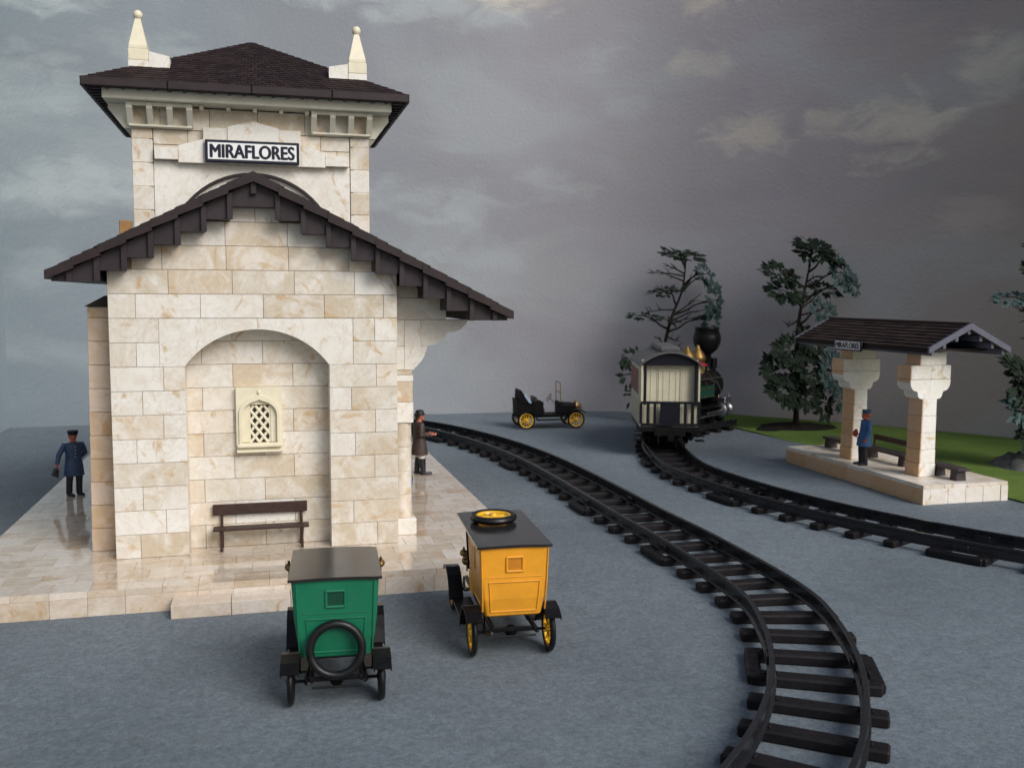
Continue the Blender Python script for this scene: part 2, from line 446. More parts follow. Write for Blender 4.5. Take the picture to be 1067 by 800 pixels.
# ------------------------------------------------------------------ the setting
WALLC = [(.195, .245, .275, 1), (.265, .270, .295, 1), (.365, .335, .352, 1), (.40, .305, .24, 1)]
wall_pts = [(-9.3, -30), (-9.2, 22.0), (0, 22.5), (6, 22.65), (11, 22.6), (14, 22.35), (16.5, 21.4), (18.2, 20.3), (19.9, 18.9),
            (21.6, 17.3), (23.1, 15.6), (24.4, 13.9), (25.6, 12.1), (26.6, 10.3), (27.6, 8), (28.5, 5), (29.2, 1.5), (29.6, -2)]
S = [0]
for i in range(1, len(wall_pts)):
    S.append(S[-1]+math.dist(wall_pts[i-1], wall_pts[i]))
def wall_s(x):          # arc length of the back wall at station coordinate x
    for i in range(1, len(wall_pts)-1):
        a, b_ = wall_pts[i], wall_pts[i+1]
        if a[0] <= x <= b_[0]: return S[i]+(S[i+1]-S[i])*(x-a[0])/(b_[0]-a[0])
    return S[-1]
PUFFS = [(wall_s(-7.5), 16.6, 3.2, 1.1, .62, 0), (wall_s(-6.3), 9.2, 3.0, 1.1, .50, 0), (wall_s(-8), 13.0, 2.2, 1.3, .36, 0), (wall_s(-8), 6.2, 1.6, 1.0, .25, 0), (wall_s(-4), 14.6, 2.2, .8, .3, 0), (wall_s(7.0), 17.2, 4.6, 1.0, .55, 0), (wall_s(3.5), 17.0, 2.2, .7, .45, 0),
         (wall_s(11), 17.7, 2.6, .6, .5, 1), (wall_s(18.6), 17.7, 1.6, 1.0, .55, 1), (wall_s(18.4), 15.0, 1.4, .8, .38, 1), (wall_s(14.5), 15.4, 1.5, .7, .25, 0),
         (wall_s(20.0), 11.9, 2.1, 1.0, .55, 1), (wall_s(23.9), 11.6, 2.1, 1.5, .78, 1), (wall_s(25.8), 13.4, 1.5, 1.4, .65, 1), (wall_s(22.2), 12.0, 1.6, .7, .45, 1), (wall_s(25.5), 8.0, 1.5, .8, .25, 1),
         (wall_s(7.5), 9.0, 3.2, 1.1, .36, 0), (wall_s(12.6), 9.9, 1.9, .8, .32, 0), (wall_s(5.5), 5.9, 3.6, .8, .36, 0), (wall_s(15.4), 13.2, 1.3, .7, .3, 0), (wall_s(9.5), 6.6, 2.0, .6, .25, 0)]
M['sky'] = backdrop()
def build_sky():
    HT = 26; n = len(wall_pts); V = []; F = []; uvs = []
    for i, p in enumerate(wall_pts):
        V += [(p[0], p[1], -.02), (p[0], p[1], HT)]
    for i in range(n-1): F.append([2*i, 2*i+2, 2*i+3, 2*i+1][::-1])
    me = bpy.data.meshes.new('sky'); me.from_pydata(V, [], F); me.materials.append(M['sky'])
    uv = me.uv_layers.new(name='UVMap')
    for poly in me.polygons:
        for li in poly.loop_indices:
            vi = me.loops[li].vertex_index
            uv.data[li].uv = (S[vi//2], 0 if vi % 2 == 0 else HT)
        poly.use_smooth = poly.index > 0
    o = bpy.data.objects.new('sky', me); C.objects.link(o); o['kind'] = 'structure'
    # sharp room corner at the left
    me.edges.foreach_set('use_edge_sharp', [False]*len(me.edges)) if hasattr(me.edges[0], 'use_edge_sharp') else None
build_sky()
g = MB(); g.add([(-80, -80, 0), (80, -80, 0), (80, 80, 0), (-80, 80, 0)], [[0, 1, 2, 3]])
tag(g.build('ground', M['felt']), kind='structure')
# lawn along the foot of the backdrop
lw = MB()
inner = [(18.75, -8), (18.6, -2), (18.55, 1.8), (18.5, 5), (18.45, 8.5), (18.35, 11.5), (18.1, 14.3), (17.95, 15.6), (17.95, 16.8), (17.9, 20.5)]
outer = [(29.5, -8), (29.5, -2), (29.1, 1.8), (28.4, 5), (27.3, 8.5), (25.9, 11.5), (24.0, 14.3), (23.0, 15.6), (21.9, 16.8), (18.0, 20.5)]
NX = 14
V = []; F = []
for i in range(len(inner)):
    for k in range(NX+1):
        t = k/NX; x = inner[i][0]*(1-t)+outer[i][0]*t
        V.append((x, inner[i][1], .015+.09*min(1, t*6)+.03*math.sin(x*1.7+inner[i][1])))
for i in range(len(inner)-1):
    for k in range(NX): F.append([i*(NX+1)+k, i*(NX+1)+k+1, (i+1)*(NX+1)+k+1, (i+1)*(NX+1)+k])
lw.add(V, F, smooth=True)
tag(lw.build('lawn', M['lawn']), kind='structure')

# ------------------------------------------------------------------ station
U0, U1, HP, CH = -2.353, 2.669, .411, .4267
def zc(k): return HP+CH*k
def masonry(mb, a0, a1, z0, z1, L, off, depth, Mx=None, tint=0.0, jit=.005, gap=.0032, tr=(0, 1)):
    """one course of dressed blocks from a0 to a1 (local x), front at y=0"""
    xs = [a0]; x = a0+off if off > 0 else a0+L
    while x < a1-.22: xs.append(x); x += L
    xs.append(a1)
    for i in range(len(xs)-1):
        d = rnd.uniform(0, jit)
        mb.box(xs[i]+gap, xs[i+1]-gap, d, depth, z0+gap, z1-gap, .005, (rnd.uniform(*tr), rnd.random(), tint), Mx)
st = thing('station_building', 'cream stone railway station with brown gabled roof and square tower on a paved platform', 'building', (0, 0, 0))
fw = MB()
AL, AR, AC, AT = -1.112, 1.412, .15, 4.48        # arched recess
SP = zc(8); hw = (AR-AL)/2; rise = AT-SP; RR = (hw*hw+rise*rise)/(2*rise); AZ = AT-RR
def arc(a, b, n=14):
    return [((AC+RR*math.sin(t)), AZ+RR*math.cos(t)) for t in [a+(b-a)*i/n for i in range(n+1)]]
half = math.asin(hw/RR)
for k in range(8):
    a = [.42, .86, .48, 0, .40, .86, .52, .88][k]
    for (x0, x1, rev) in ((U0, AL, 0), (AR, U1, 1)):
        o = a if not rev else [.86, .42, 0, .82, .46, .84, .40, .86][k]
        masonry(fw, x0, x1, zc(k), zc(k+1), 2, o, .46)
# the two carved blocks that make the arch, and what stands beside them
for (x0, x1) in ((U0, -1.53), (1.85, U1)):
    masonry(fw, x0, x1, zc(8), zc(9), 2, .44 if x0 < 0 else 0, .46); masonry(fw, x0, x1, zc(9), zc(10), 2, 0 if x0 < 0 else .4, .46)
fw.prism([(-1.527, SP+.004), (AL, SP+.004)] + arc(-half, -.001) + [(AC-.003, zc(10)-.004), (-1.527, zc(10)-.004)], 'y', .001, .46, (.75, .3, 0))
fw.prism([(1.847, SP+.004), (AR, SP+.004)] + arc(half, .001) + [(AC+.003, zc(10)-.004), (1.847, zc(10)-.004)], 'y', .002, .46, (.85, .2, 0))
APEX_U, APEX_Z, SL = .13, 7.21, .5205
def zroof(u): return APEX_Z-SL*abs(u-APEX_U)
masonry(fw, U0, U1, zc(10), zc(11), 1.08, .45, .46)
masonry(fw, U0, U1, zc(11), zc(12), 1.08, 1.0, .46)
for k, o in ((12, .5), (13, .75), (14, .45)):
    h = (APEX_Z-.17-zc(k+1))/SL
    masonry(fw, max(U0, APEX_U-h), min(U1, APEX_U+h), zc(k), zc(k+1), 1.08, o, .46)
# recess back wall
k = 0
while zc(k) < AT+.1:
    masonry(fw, AL-.1, AR+.1, zc(k), zc(k+1), 1.08, .36+(.54 if k % 2 else 0), .12, T(0, .462, 0))
    k += 1
fw.build('facade_wall', M['stone'], st)
# side walls (long sides of the building) and the core behind them
sw = MB()
MR = Matrix(((0, -1, 0, U1), (1, 0, 0, 0), (0, 0, 1, 0), (0, 0, 0, 1)))
ML = Matrix(((0, 1, 0, U0), (-1, 0, 0, 0), (0, 0, 1, 0), (0, 0, 0, 1)))
for k in range(11):
    masonry(sw, .48, 9, zc(k), zc(k+1), 1.08, .5 if k % 2 else 1.0, .3, MR)
    masonry(sw, -9, -.48, zc(k), zc(k+1), 1.08, .5 if k % 2 else 1.0, .3, ML, tint=.35)  # left side tinted to paint its warm weak light
MB_ = Matrix(((-1, 0, 0, 0), (0, -1, 0, 9.3), (0, 0, 1, 0), (0, 0, 0, 1)))
for k in range(13):
    masonry(sw, -U1, -U0, zc(k), zc(k+1), 1.08, .5 if k % 2 else 1.0, .3, MB_)
sw.build('side_wall', M['stone'], st)
cw = MB()
cw.prism([(U0+.02, HP), (U1-.02, HP), (U1-.02, zroof(U1)-.2), (APEX_U, APEX_Z-.2), (U0+.02, zroof(U0)-.2)], 'y', .59, 9.0)
cw.prism([(U0+.012, zc(10)+.01), (U1-.012, zc(10)+.01), (U1-.012, zroof(U1)-.17), (APEX_U, APEX_Z-.17), (U0+.012, zroof(U0)-.17)], 'y', .03, .58)
for (x0, x1) in ((U0+.012, AL-.012), (AR+.012, U1-.012)):
    cw.box(x0, x1, .03, .57, HP, zc(10)+.006, .001)
cw.build('wall_core', M['mortar'], st)
# left pilaster standing back from the facade, whose shade is tinted into its blocks
pl = MB()
for k in range(10):
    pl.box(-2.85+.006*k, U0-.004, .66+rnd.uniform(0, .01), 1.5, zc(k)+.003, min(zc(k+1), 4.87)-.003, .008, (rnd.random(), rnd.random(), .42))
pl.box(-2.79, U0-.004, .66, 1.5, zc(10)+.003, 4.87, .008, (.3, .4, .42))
p_ = pl.build('pilaster', M['stone'], st)
cp = MB(); cp.prism([(-2.84, 4.874), (U0-.004, 4.874), (U0-.004, 5.02), (-2.49, 5.07)], 'y', .62, 1.6)
cp.build('cap', M['brown'], p_)
# right pilasters with scalloped eave brackets
for v0 in (.55, 3.2, 5.85, 8.3):
    q = MB()
    q.box(U1+.003, 3.10, v0-.02, v0+.44, HP, .74, .015)
    for i in range(4):
        z0 = .745+i*.47; q.lathe([(.185, z0), (.185, z0+.465)], 20, (rnd.random(), rnd.random(), 0), T(2.85, v0+.2, 0))
    q.box(U1+.003, 3.05, v0, v0+.42, 2.63, 3.03, .01, (1, 0, 0)); q.box(U1+.003, 3.04, v0, v0+.42, 3.035, 3.43, .01, (.1, .6, .12))
    q.box(U1+.003, 3.05, v0, v0+.42, 3.435, 3.56, .01, (.95, 0, 0)); q.box(U1+.003, 3.03, v0+.01, v0+.42, 3.565, 3.66, .01, (0, .2, 0))
    q.box(U1+.003, 2.88, v0, v0+.42, 3.665, 4.12, .006, (.9, .1, 0))
    def scal(p, q2, bulge, n=5):
        (x0, z0), (x1, z1) = p, q2; L = math.hypot(x1-x0, z1-z0); nx, nz = (z1-z0)/L, -(x1-x0)/L
        return [(x0+(x1-x0)*i/n+nx*bulge*math.sin(PI*i/n), z0+(z1-z0)*i/n+nz*bulge*math.sin(PI*i/n)) for i in range(n+1)]
    q.prism([(2.885, 3.665), (3.06, 3.665)] + scal((3.08, 3.70), (3.33, 4.12), .05) + [(3.20, 4.12), (3.20, 4.63), (2.885, 4.63)], 'y', v0, v0+.42, (.7, .4, 0))
    q.prism([(3.205, 4.125), (3.34, 4.125)] + scal((3.36, 4.13), (3.70, 4.34), .06) + scal((3.72, 4.38), (4.10, 4.55), .05) + [(4.14, 4.63), (3.205, 4.63)], 'y', v0, v0+.42, (.8, .3, 0))
    q.box(U1+.003, 2.88, v0+.004, v0+.42, 4.125, 4.63, .006, (.5, .3, 0))
    q.box(U1+.003, 3.7, v0+.004, v0+.42, 4.635, 5.05, .006, (.6, .5, 0)); 
    q.prism([(U1+.003, 5.055), (3.2, 5.055), (3.2, 5.2), (U1+.003, 5.6)], 'y', v0+.006, v0+.42, (.4, .4, 0))
    q.build('bracket_pillar', M['stone'], st)
# window niche: ogee frame, lattice
wn = MB()
def arch_contour(x0, x1, z0, z1, zs, tip, n=8):
    c = (x0+x1)/2; pts = [(x0, z0)]
    h = (x1-x0)/2; r = z1-zs
    L = [(c-h*math.cos(PI/2*i/n), zs+r*math.sin(PI/2*i/n)) for i in range(n+1)]
    L[-1] = (c, z1+tip)
    pts += L + [(2*c-p[0], p[1]) for p in L[-2::-1]] + [(x1, z0)]
    return pts
def rect_match(x0, x1, z0, z1, n=8):
    c = (x0+x1)/2
    L = [(x0, z0), (x0, z0+(z1-z0)*.6)] + [(x0, z0+(z1-z0)*(.6+.4*(i+1)/(n//2))) for i in range(n//2)] + [(x0+(c-x0)*(i+1)/(n//2), z1) for i in range(n//2)]
    return L + [(2*c-p[0], p[1]) for p in L[-2::-1]]
wn.ring(rect_match(-.265, .565, 2.19, 3.40), arch_contour(-.18, .48, 2.36, 3.18, 2.90, .03), .36, .461, (.5, .2, 0))
wn.ring(arch_contour(-.215, .515, 2.33, 3.235, 2.90, .035), arch_contour(-.165, .465, 2.37, 3.15, 2.88, .025), .325, .359, (.5, .2, 0))
wob = wn.build('window', M['ivory'], st)
x = MB(); x.box(-.25, .55, .27, .36, 2.29, 2.345, .012); x.box(-.265, .565, .30, .36, 2.19, 2.24, .01); x.build('sill', M['ivory'], wob)
x = MB(); x.ell((.15, .345, 3.31), (.035, .02, .045)); x.build('finial', M['ivory'], wob)
x = MB(); x.box(-.17, .47, .4575, .4595, 2.36, 3.2, .0005); x.build('backing', M['dark'], wob)
lt = MB()
def clipped(p, q):
    return [p, q]
for s_ in (-1, 1):
    for i in range(-7, 10):
        c0 = -.17+i*.155
        pts = []
        for j in range(0, 41):
            z = 2.37+j*.02; xx = c0+s_*(j*.02)*.78
            if -.035 <= xx <= .345 and z < 3.07: pts.append((xx, .44 + (.004 if s_ > 0 else 0), z))
        if len(pts) > 1: lt.tube([pts[0], pts[-1]], .030, 6)
lt.box(-.035, -.012, .415, .456, 2.37, 3.09, .004); lt.box(.322, .345, .415, .456, 2.37, 3.09, .004)
lt.box(-.175, -.036, .40, .456, 2.37, 3.12, .01); lt.box(.346, .475, .40, .456, 2.37, 3.12, .01); lt.box(-.175, .475, .40, .456, 3.07, 3.2, .01)
lt.build('lattice', M['ivory'], wob)
# main roof: lapped boards running back, verge in notched lengths
rf = MB()
BD = .435; ang = math.atan(SL)
for sd in (-1, 1):
    L = 3.34 if sd < 0 else 4.63
    n = 8 if sd < 0 else 11
    for i in range(n):
        a, b_ = L*i/n, L*(i+1)/n
        za, zb = APEX_Z-SL*a, APEX_Z-SL*b_
        y0 = -.5-.014*(i % 2)
        poly = [(APEX_U+sd*a, za-.018), (APEX_U+sd*(b_+.03), zb+.018), (APEX_U+sd*(b_+.03), zb-.130), (APEX_U+sd*a, za-.162)]
        rf.prism(poly, 'y', y0, 9.5)
    rf.tiles(*[(APEX_U+sd*L, (-.48 if sd > 0 else 9.4), APEX_Z-SL*L+.015), (APEX_U+sd*L, (9.4 if sd > 0 else -.48), APEX_Z-SL*L+.015),
               (APEX_U, (-.48 if sd > 0 else 9.4), APEX_Z+.01), (APEX_U, (9.4 if sd > 0 else -.48), APEX_Z+.01)], 18, .35, .02)
rfo = rf.build('roof', M['brown'], st)
bds = {-1: [APEX_U-.405-BD*i for i in range(7)] + [APEX_U-3.30], 1: [APEX_U+.405+BD*i for i in range(10)] + [APEX_U+4.58]}
DROP = .37
def zbot(u, sd): return max(zroof(u)-DROP, zroof(APEX_U+sd*(3.34 if sd < 0 else 4.63))-.16)
pu = MB()
pu.prism([(bds[-1][0]+.002, zbot(bds[-1][0], -1)), (bds[1][0]-.002, zbot(bds[1][0], 1)), (bds[1][0]-.002, zroof(bds[1][0])-.14), (APEX_U, APEX_Z-.14), (bds[-1][0]+.002, zroof(bds[-1][0])-.14)], 'y', -.33, -.01)
pu.build('soffit', M['brown2'], rfo)
pu = MB(); pu.box(APEX_U-.05, APEX_U+.05, -.42, -.335, APEX_Z-.37, APEX_Z-.17, .008); pu.build('purlin', M['brown2'], rfo)
for sd in (-1, 1):
    B = bds[sd]
    for i in range(len(B)-1):
        a, b_ = B[i], B[i+1]
        last = i == len(B)-2
        zb = zbot(b_, sd)
        a2, b2 = a+sd*.002, b_-sd*.002
        if last: poly = [(a2, zb), (b2, zb), (b2, zroof(b_)-.15), (a2, zroof(a)-.14)]
        else: poly = [(a2, zb), (b2, zb), (b2, zroof(b_)-.14), (a2, zroof(a)-.14)]
        # riser between two purlins; over the wall it is closed, beyond it runs back as the stepped soffit
        pu = MB(); pu.prism(poly, 'y', -.33-.003*(i % 3), -.006 if U0 < (a+b_)/2 < U1 else 9.3); pu.build('soffit', M['brown2'], rfo)
        pu = MB(); pu.box(a-.048, a+.048, -.40, -.345, zb-.004, zroof(a)-.15, .008); pu.build('purlin', M['brown2'], rfo)
# ---- tower
TU0, TU1, TV = -2.0, 2.28, .98
TVB = TV+4.28
tw = MB()
ac, az, ar = .13, 5.82, 1.55
def tarc(t0, t1, r=ar, n=14): return [(ac+r*math.sin(t0+(t1-t0)*i/n), az+r*math.cos(t0+(t1-t0)*i/n)) for i in range(n+1)]
th = math.radians(62)
# large spandrel slabs
tw.prism([(-1.63, 5.9), (ac-ar*math.sin(th), 5.9)] + [p for p in tarc(-th, -.001) if p[1] > 5.9] + [(ac, 7.53), (-1.63, 7.53)], 'y', TV+.02, TV+.4, (.9, .3, 0))
tw.prism([(1.91, 5.9), (ac+ar*math.sin(th), 5.9)] + [p for p in tarc(th, .001) if p[1] > 5.9] + [(ac+.004, 7.53), (1.91, 7.53)], 'y', TV+.021, TV+.4, (.8, .1, 0))
for k in range(8):
    z0 = 5.35+k*.4267
    if z0 < 8.0:
        for (x0, x1) in ((TU0, -1.634), (1.914, TU1)):
            tw.box(x0+(.006 if x0 > 0 else 0), x1-(.006 if x0 < 0 else 0), TV+rnd.uniform(0, .008), TV+.4, z0+.005, min(z0+.4267, 8.09)-.005, .01)
masonry(tw, -1.63, 1.91, 7.535, 7.82, 1.2, .9, .3, T(0, TV+.02, 0), tr=(0, .35))  # courses toned darker and motif paler, in place of shading at its edges
masonry(tw, -1.63, 1.91, 7.825, 8.09, 1.2, .6, .3, T(0, TV+.02, 0), tr=(0, .35))
masonry(tw, TU0, TU1, 8.095, 8.50, .86, .5, .4, T(0, TV+.01, 0), tr=(0, .4))
# raised gable motif round the name board
for (x0, x1, z0, za, zb) in ((-1.60, -1.195, 7.55, 7.755, 7.765), (-1.19, -.755, 7.5, 7.80, 7.93), (-.75, -.325, 7.5, 8.14, 8.145), (.605, .995, 7.5, 8.15, 8.155), (1.0, 1.445, 7.5, 7.90, 7.78), (1.45, 1.88, 7.53, 7.73, 7.72)):
    tw.prism([(x0, z0), (x1, z0), (x1, zb), (x0, za)], 'y', TV-.12, TV+.05, (rnd.uniform(.75, 1), rnd.uniform(0, .5), 0))
tw.prism([(-.32, 7.5), (.60, 7.5), (.60, 8.17), (.14, 8.29), (-.32, 8.17)], 'y', TV-.14, TV+.05, (1, .1, 0))
# sides and back
for k in range(8):
    z0 = 5.1+k*.4267; z1 = min(z0+.4267, 8.5)
    masonry(tw, TV+.01, TVB, z0, z1, 1.08, .5 if k % 2 else 1.0, .3, Matrix(((0, -1, 0, TU1), (1, 0, 0, 0), (0, 0, 1, 0), (0, 0, 0, 1))))
    masonry(tw, -TVB, -TV-.01, z0, z1, 1.08, .5 if k % 2 else 1.0, .3, Matrix(((0, 1, 0, TU0), (-1, 0, 0, 0), (0, 0, 1, 0), (0, 0, 0, 1))), tint=.3)  # left face tinted as if in warm weak light
    masonry(tw, -TU1+.31, -TU0-.31, z0, z1, 1.08, .5 if k % 2 else 1.0, .3, Matrix(((-1, 0, 0, 0), (0, -1, 0, TVB), (0, 0, 1, 0), (0, 0, 0, 1))))
two = tw.build('tower_wall', M['stone'], st)
x = MB()
x.ring(tarc(-th, th, ar, 20) + tarc(th, -th, ar-.10, 20)[:0] + [(ac, az)], tarc(-th, th, ar-.045, 20) + [(ac, az+.02)], TV-.01, TV+.3)
x.build('arch_rim', M['brown'], two)
x = MB(); x.prism(tarc(-th, th, ar-.05, 20) + [(ac, az+.03)], 'y', TV+.08, TV+.29, (1, .05, 0)); x.build('arch_infill', M['stone'], two)
cn = MB()
cn.box(-2.41, 2.66, .52, TV+.3, 8.52, 8.70, .012, (.6, .3, 0))
cn.box(-2.41, TU0+.3, TV+.31, TVB+.4, 8.52, 8.70, .012, (.4, .5, .3)); cn.box(TU1-.3, 2.66, TV+.31, TVB+.4, 8.52, 8.70, .012, (.6, .3, 0))
cn.build('cornice', M['cream'], two)
for (x0, x1) in ((-1.99, -.97), (1.24, 2.27)):
    dn = MB(); n = 3; w = (x1-x0)/n
    dn.box(x0-.03, x1+.03, TV-.28, TV-.22, 8.45, 8.515, .004); dn.box(x0-.03, x1+.03, TV-.12, TV+.02, 8.115, 8.15, .004)
    for i in range(n+1):
        xx = x0+w*i
        dn.prism([(TV+.02, 8.13), (TV-.09, 8.13), (TV-.30, 8.40), (TV-.30, 8.51), (TV+.02, 8.51)], 'x', xx-.05, xx+.05)
    dn.build('bracket', M['cream'], two)
for i in range(5):      # small modillions along the middle
    xx = -.80+i*.47
    dn = MB(); dn.box(xx, xx+.07, TV-.25, TV+.02, 8.44, 8.516, .006); dn.build('bracket', M['cream'], two)
for (sx, xe) in ((-1, TU0), (1, TU1)):   # brackets that carry the eave at the sides
    for j in range(6):
        yy = TV+.02+j*.8
        dn = MB(); dn.prism([(xe, 8.09), (xe+sx*.12, 8.09), (xe+sx*.38, 8.42), (xe+sx*.38, 8.515), (xe, 8.515)], 'y', yy, yy+.10); dn.build('bracket', M['cream'], two)
tr = MB()
EX0, EX1, EV0 = -2.72, 2.965, .282; EV1 = EV0+EX1-EX0; cx_, cv_ = (EX0+EX1)/2, (EV0+EV1)/2
for (a, b_) in (((EX0, EV0), (EX1, EV0)), ((EX1, EV0), (EX1, EV1)), ((EX1, EV1), (EX0, EV1)), ((EX0, EV1), (EX0, EV0))):
    tr.tiles((*a, 8.80), (*b_, 8.80), (cx_, cv_, 10.27), (cx_, cv_, 10.27), 24, .13, .018)
two_r = tr.build('tower_roof', M['tile'], two)
ev = MB()
for i in range(4):     # eave boards, in lengths
    w = (EX1-EX0)/4
    ev.box(EX0+w*i+.003, EX0+w*(i+1)-.003, EV0-.01, EV0+.06, 8.67, 8.825, .015); ev.box(EX0+w*i+.003, EX0+w*(i+1)-.003, EV1-.06, EV1+.01, 8.67, 8.825, .015)
    ev.box(EX0-.01, EX0+.06, EV0+.065+w*i*.97, EV0+.06+w*(i+1)*.97, 8.67, 8.825, .015); ev.box(EX1-.06, EX1+.01, EV0+.065+w*i*.97, EV0+.06+w*(i+1)*.97, 8.67, 8.825, .015)
for (x0, x1, y0, y1) in ((EX0+.03, EX1-.03, EV0+.03, TV), (EX0+.03, EX1-.03, TVB, EV1-.03), (EX0+.03, TU0, TV, TVB), (TU1, EX1-.03, TV, TVB)):
    ev.box(x0, x1, y0, y1, 8.735, 8.775, .003)
for i in range(22):    # rafter tails
    t = EX0+.15+i*(EX1-EX0-.3)/21
    ev.box(t-.03, t+.03, EV0+.065, .515, 8.665, 8.735, .006); ev.box(EX0+.065, -2.415, EV0+.15+i*.256-.03, EV0+.15+i*.256+.03, 8.645, 8.735, .006)
    ev.box(2.665, EX1-.065, EV0+.15+i*.256-.03, EV0+.15+i*.256+.03, 8.645, 8.735, .006)
ev.build('eave', M['brown'], two_r)
for (uc, sg) in ((-1.845, 1), (2.08, -1)):
    pn = MB()
    pn.box(uc-.178, uc+.178, 1.0, 1.34, 8.9, 9.30, .01, (1, 0, 0), mi=1); pn.box(uc-.175, uc+.175, 1.005, 1.335, 9.303, 9.51, .012)
    Mx = T(uc, 1.17, 0) @ RZ(PI/4)
    q = math.sqrt(2)
    pn.lathe([(.155*q, 9.515), (.155*q, 9.57), (.05*q, 10.04), (.05*q, 10.06)], 4, None, Mx, smooth=False)
    pn.ell((uc, 1.17, 10.13), (.085, .085, .09))
    pn.prism([(uc+sg*.181, 8.9), (uc+sg*.535, 8.9), (uc+sg*.535, 9.40), (uc+sg*.181, 9.47)], 'y', 1.01, 1.33, (1, .1, 0), mi=1)
    pn.build('pinnacle', [M['ivory'], M['stone']], two_r)
x = MB(); x.box(-2.22, -2.02, .72, .95, 5.95, 6.42, .015); x.build('chimney', M['ochre'], rfo)

# name board on the tower
sg = thing('station_sign', 'white name board with dark border reading MIRAFLORES on the station tower', 'sign', (.12, .755, 7.715))
x = MB(); x.box(-.84, .84, 0, .08, -.2, .2, .01); x.build('frame', M['navy'], sg)
x = MB(); x.box(-.79, .79, -.006, .02, -.152, .152, .003); x.build('panel', M['white'], sg)
lettering('MIRAFLORES', 'lettering', M['navy'], sg, 1.49, .235, T(0, -.0075, 0) @ RX(PI/2), .0135, .002)

# platform of the station
pf = thing('station_platform', 'polished pale stone platform under the station building', 'platform', (0, 0, 0))
PX0, PX1, PV0, PV1 = -4.77, 4.987, -1.838, 12.5
top = MB()
ty = PV0; r_ = 0
while ty < PV1-.01:
    y1 = min(ty+.552, PV1); xx = PX0 - (.28 if r_ % 2 else 0)
    while xx < PX1-.01:
        x0, x1 = max(xx, PX0), min(xx+.56, PX1)
        if not (x0 > U0+.05 and x1 < U1-.05 and ty > .6 and y1 < 9):
            z = HP-rnd.uniform(0, .0012)
            top.box(x0+.0015, x1-.0015, ty+.0015, y1-.0015, .30, z, .004, (rnd.random(), rnd.random()*.9, 0))
        xx += .56
    ty = y1; r_ += 1
# riser of the platform
xx = PX0
while xx < PX1-.01:
    x1 = min(xx+rnd.choice((.56, .84, 1.1)), PX1)
    top.box(xx+.002, x1-.002, PV0-.004, PV0+.3, 0, .298, .004, (rnd.random(), rnd.random(), 0)); xx = x1
yy = PV0+.3
while yy < PV1-.01:
    y1 = min(yy+1.08, PV1)
    for (a, b_) in ((PX0-.004, PX0+.3), (PX1-.3, PX1+.004)): top.box(a, b_, yy+.002, y1-.002, 0, .298, .006)
    yy = y1
top.build('paving', M['floor'], pf)
x = MB(); x.box(PX0+.1, PX1-.1, PV0+.1, PV1-.1, 0, .33, .001); x.build('core', M['mortar'], pf)
x = MB(); xx = -1.25
for w in (.92, .93, .45): x.box(xx+.004, xx+w-.004, -2.30, PV0-.008, 0, .225, .008); xx += w
x.build('step', M['floor'], pf)

# ------------------------------------------------------------------ benches
b1 = thing('bench', 'dark brown slatted bench against the station wall under the lattice window', 'bench', (.14, .27, HP), 0, 'benches')
x = MB(); x.box(-.85, .87, -.22, .08, .385, .425, .01); x.build('seat', M['wood'], b1)
x = MB(); x.box(-.86, .85, .10, .145, .62, .82, .012); x.build('backrest', M['wood'], b1)
for px in (-.70, .74):
    x = MB(); x.tube([(px, -.17, 0), (px, -.15, .2), (px, -.19, .385)], [.03, .024, .035], 6); x.tube([(px, .13, 0), (px, .10, .40), (px, .15, .64)], [.03, .026, .026], 6)
    x.box(px-.025, px+.025, -.16, .12, .30, .38, .006); x.build('leg', M['wood'], b1)

# ------------------------------------------------------------------ tracks
def catmull(P, step):
    out = []
    for i in range(len(P)-1):
        p0 = P[max(i-1, 0)]; p1 = P[i]; p2 = P[i+1]; p3 = P[min(i+2, len(P)-1)]
        n = max(2, int(math.dist(p1, p2)/step))
        for k in range(n):
            t = k/n
            out.append(tuple(.5*((2*p1[a])+(-p0[a]+p2[a])*t+(2*p0[a]-5*p1[a]+4*p2[a]-p3[a])*t*t+(-p0[a]+3*p1[a]-3*p2[a]+p3[a])*t**3) for a in (0, 1)))
    out.append(P[-1]); return out
def resample(P, step, off=0):
    out = []; d = off; acc = 0
    for i in range(len(P)-1):
        L = math.dist(P[i], P[i+1])
        while acc+L >= d:
            t = (d-acc)/L; q = (P[i][0]+(P[i+1][0]-P[i][0])*t, P[i][1]+(P[i+1][1]-P[i][1])*t)
            out.append((q, math.atan2(P[i+1][1]-P[i][1], P[i+1][0]-P[i][0]))); d += step
        acc += L
    return out
GA = 1.115
PROF = [(-.062, .145), (.062, .145), (.062, .16), (.02, .18), (.02, .315), (.038, .328), (.038, .37), (.03, .38), (-.03, .38), (-.038, .37), (-.038, .328), (-.02, .315), (-.02, .18), (-.062, .16)]
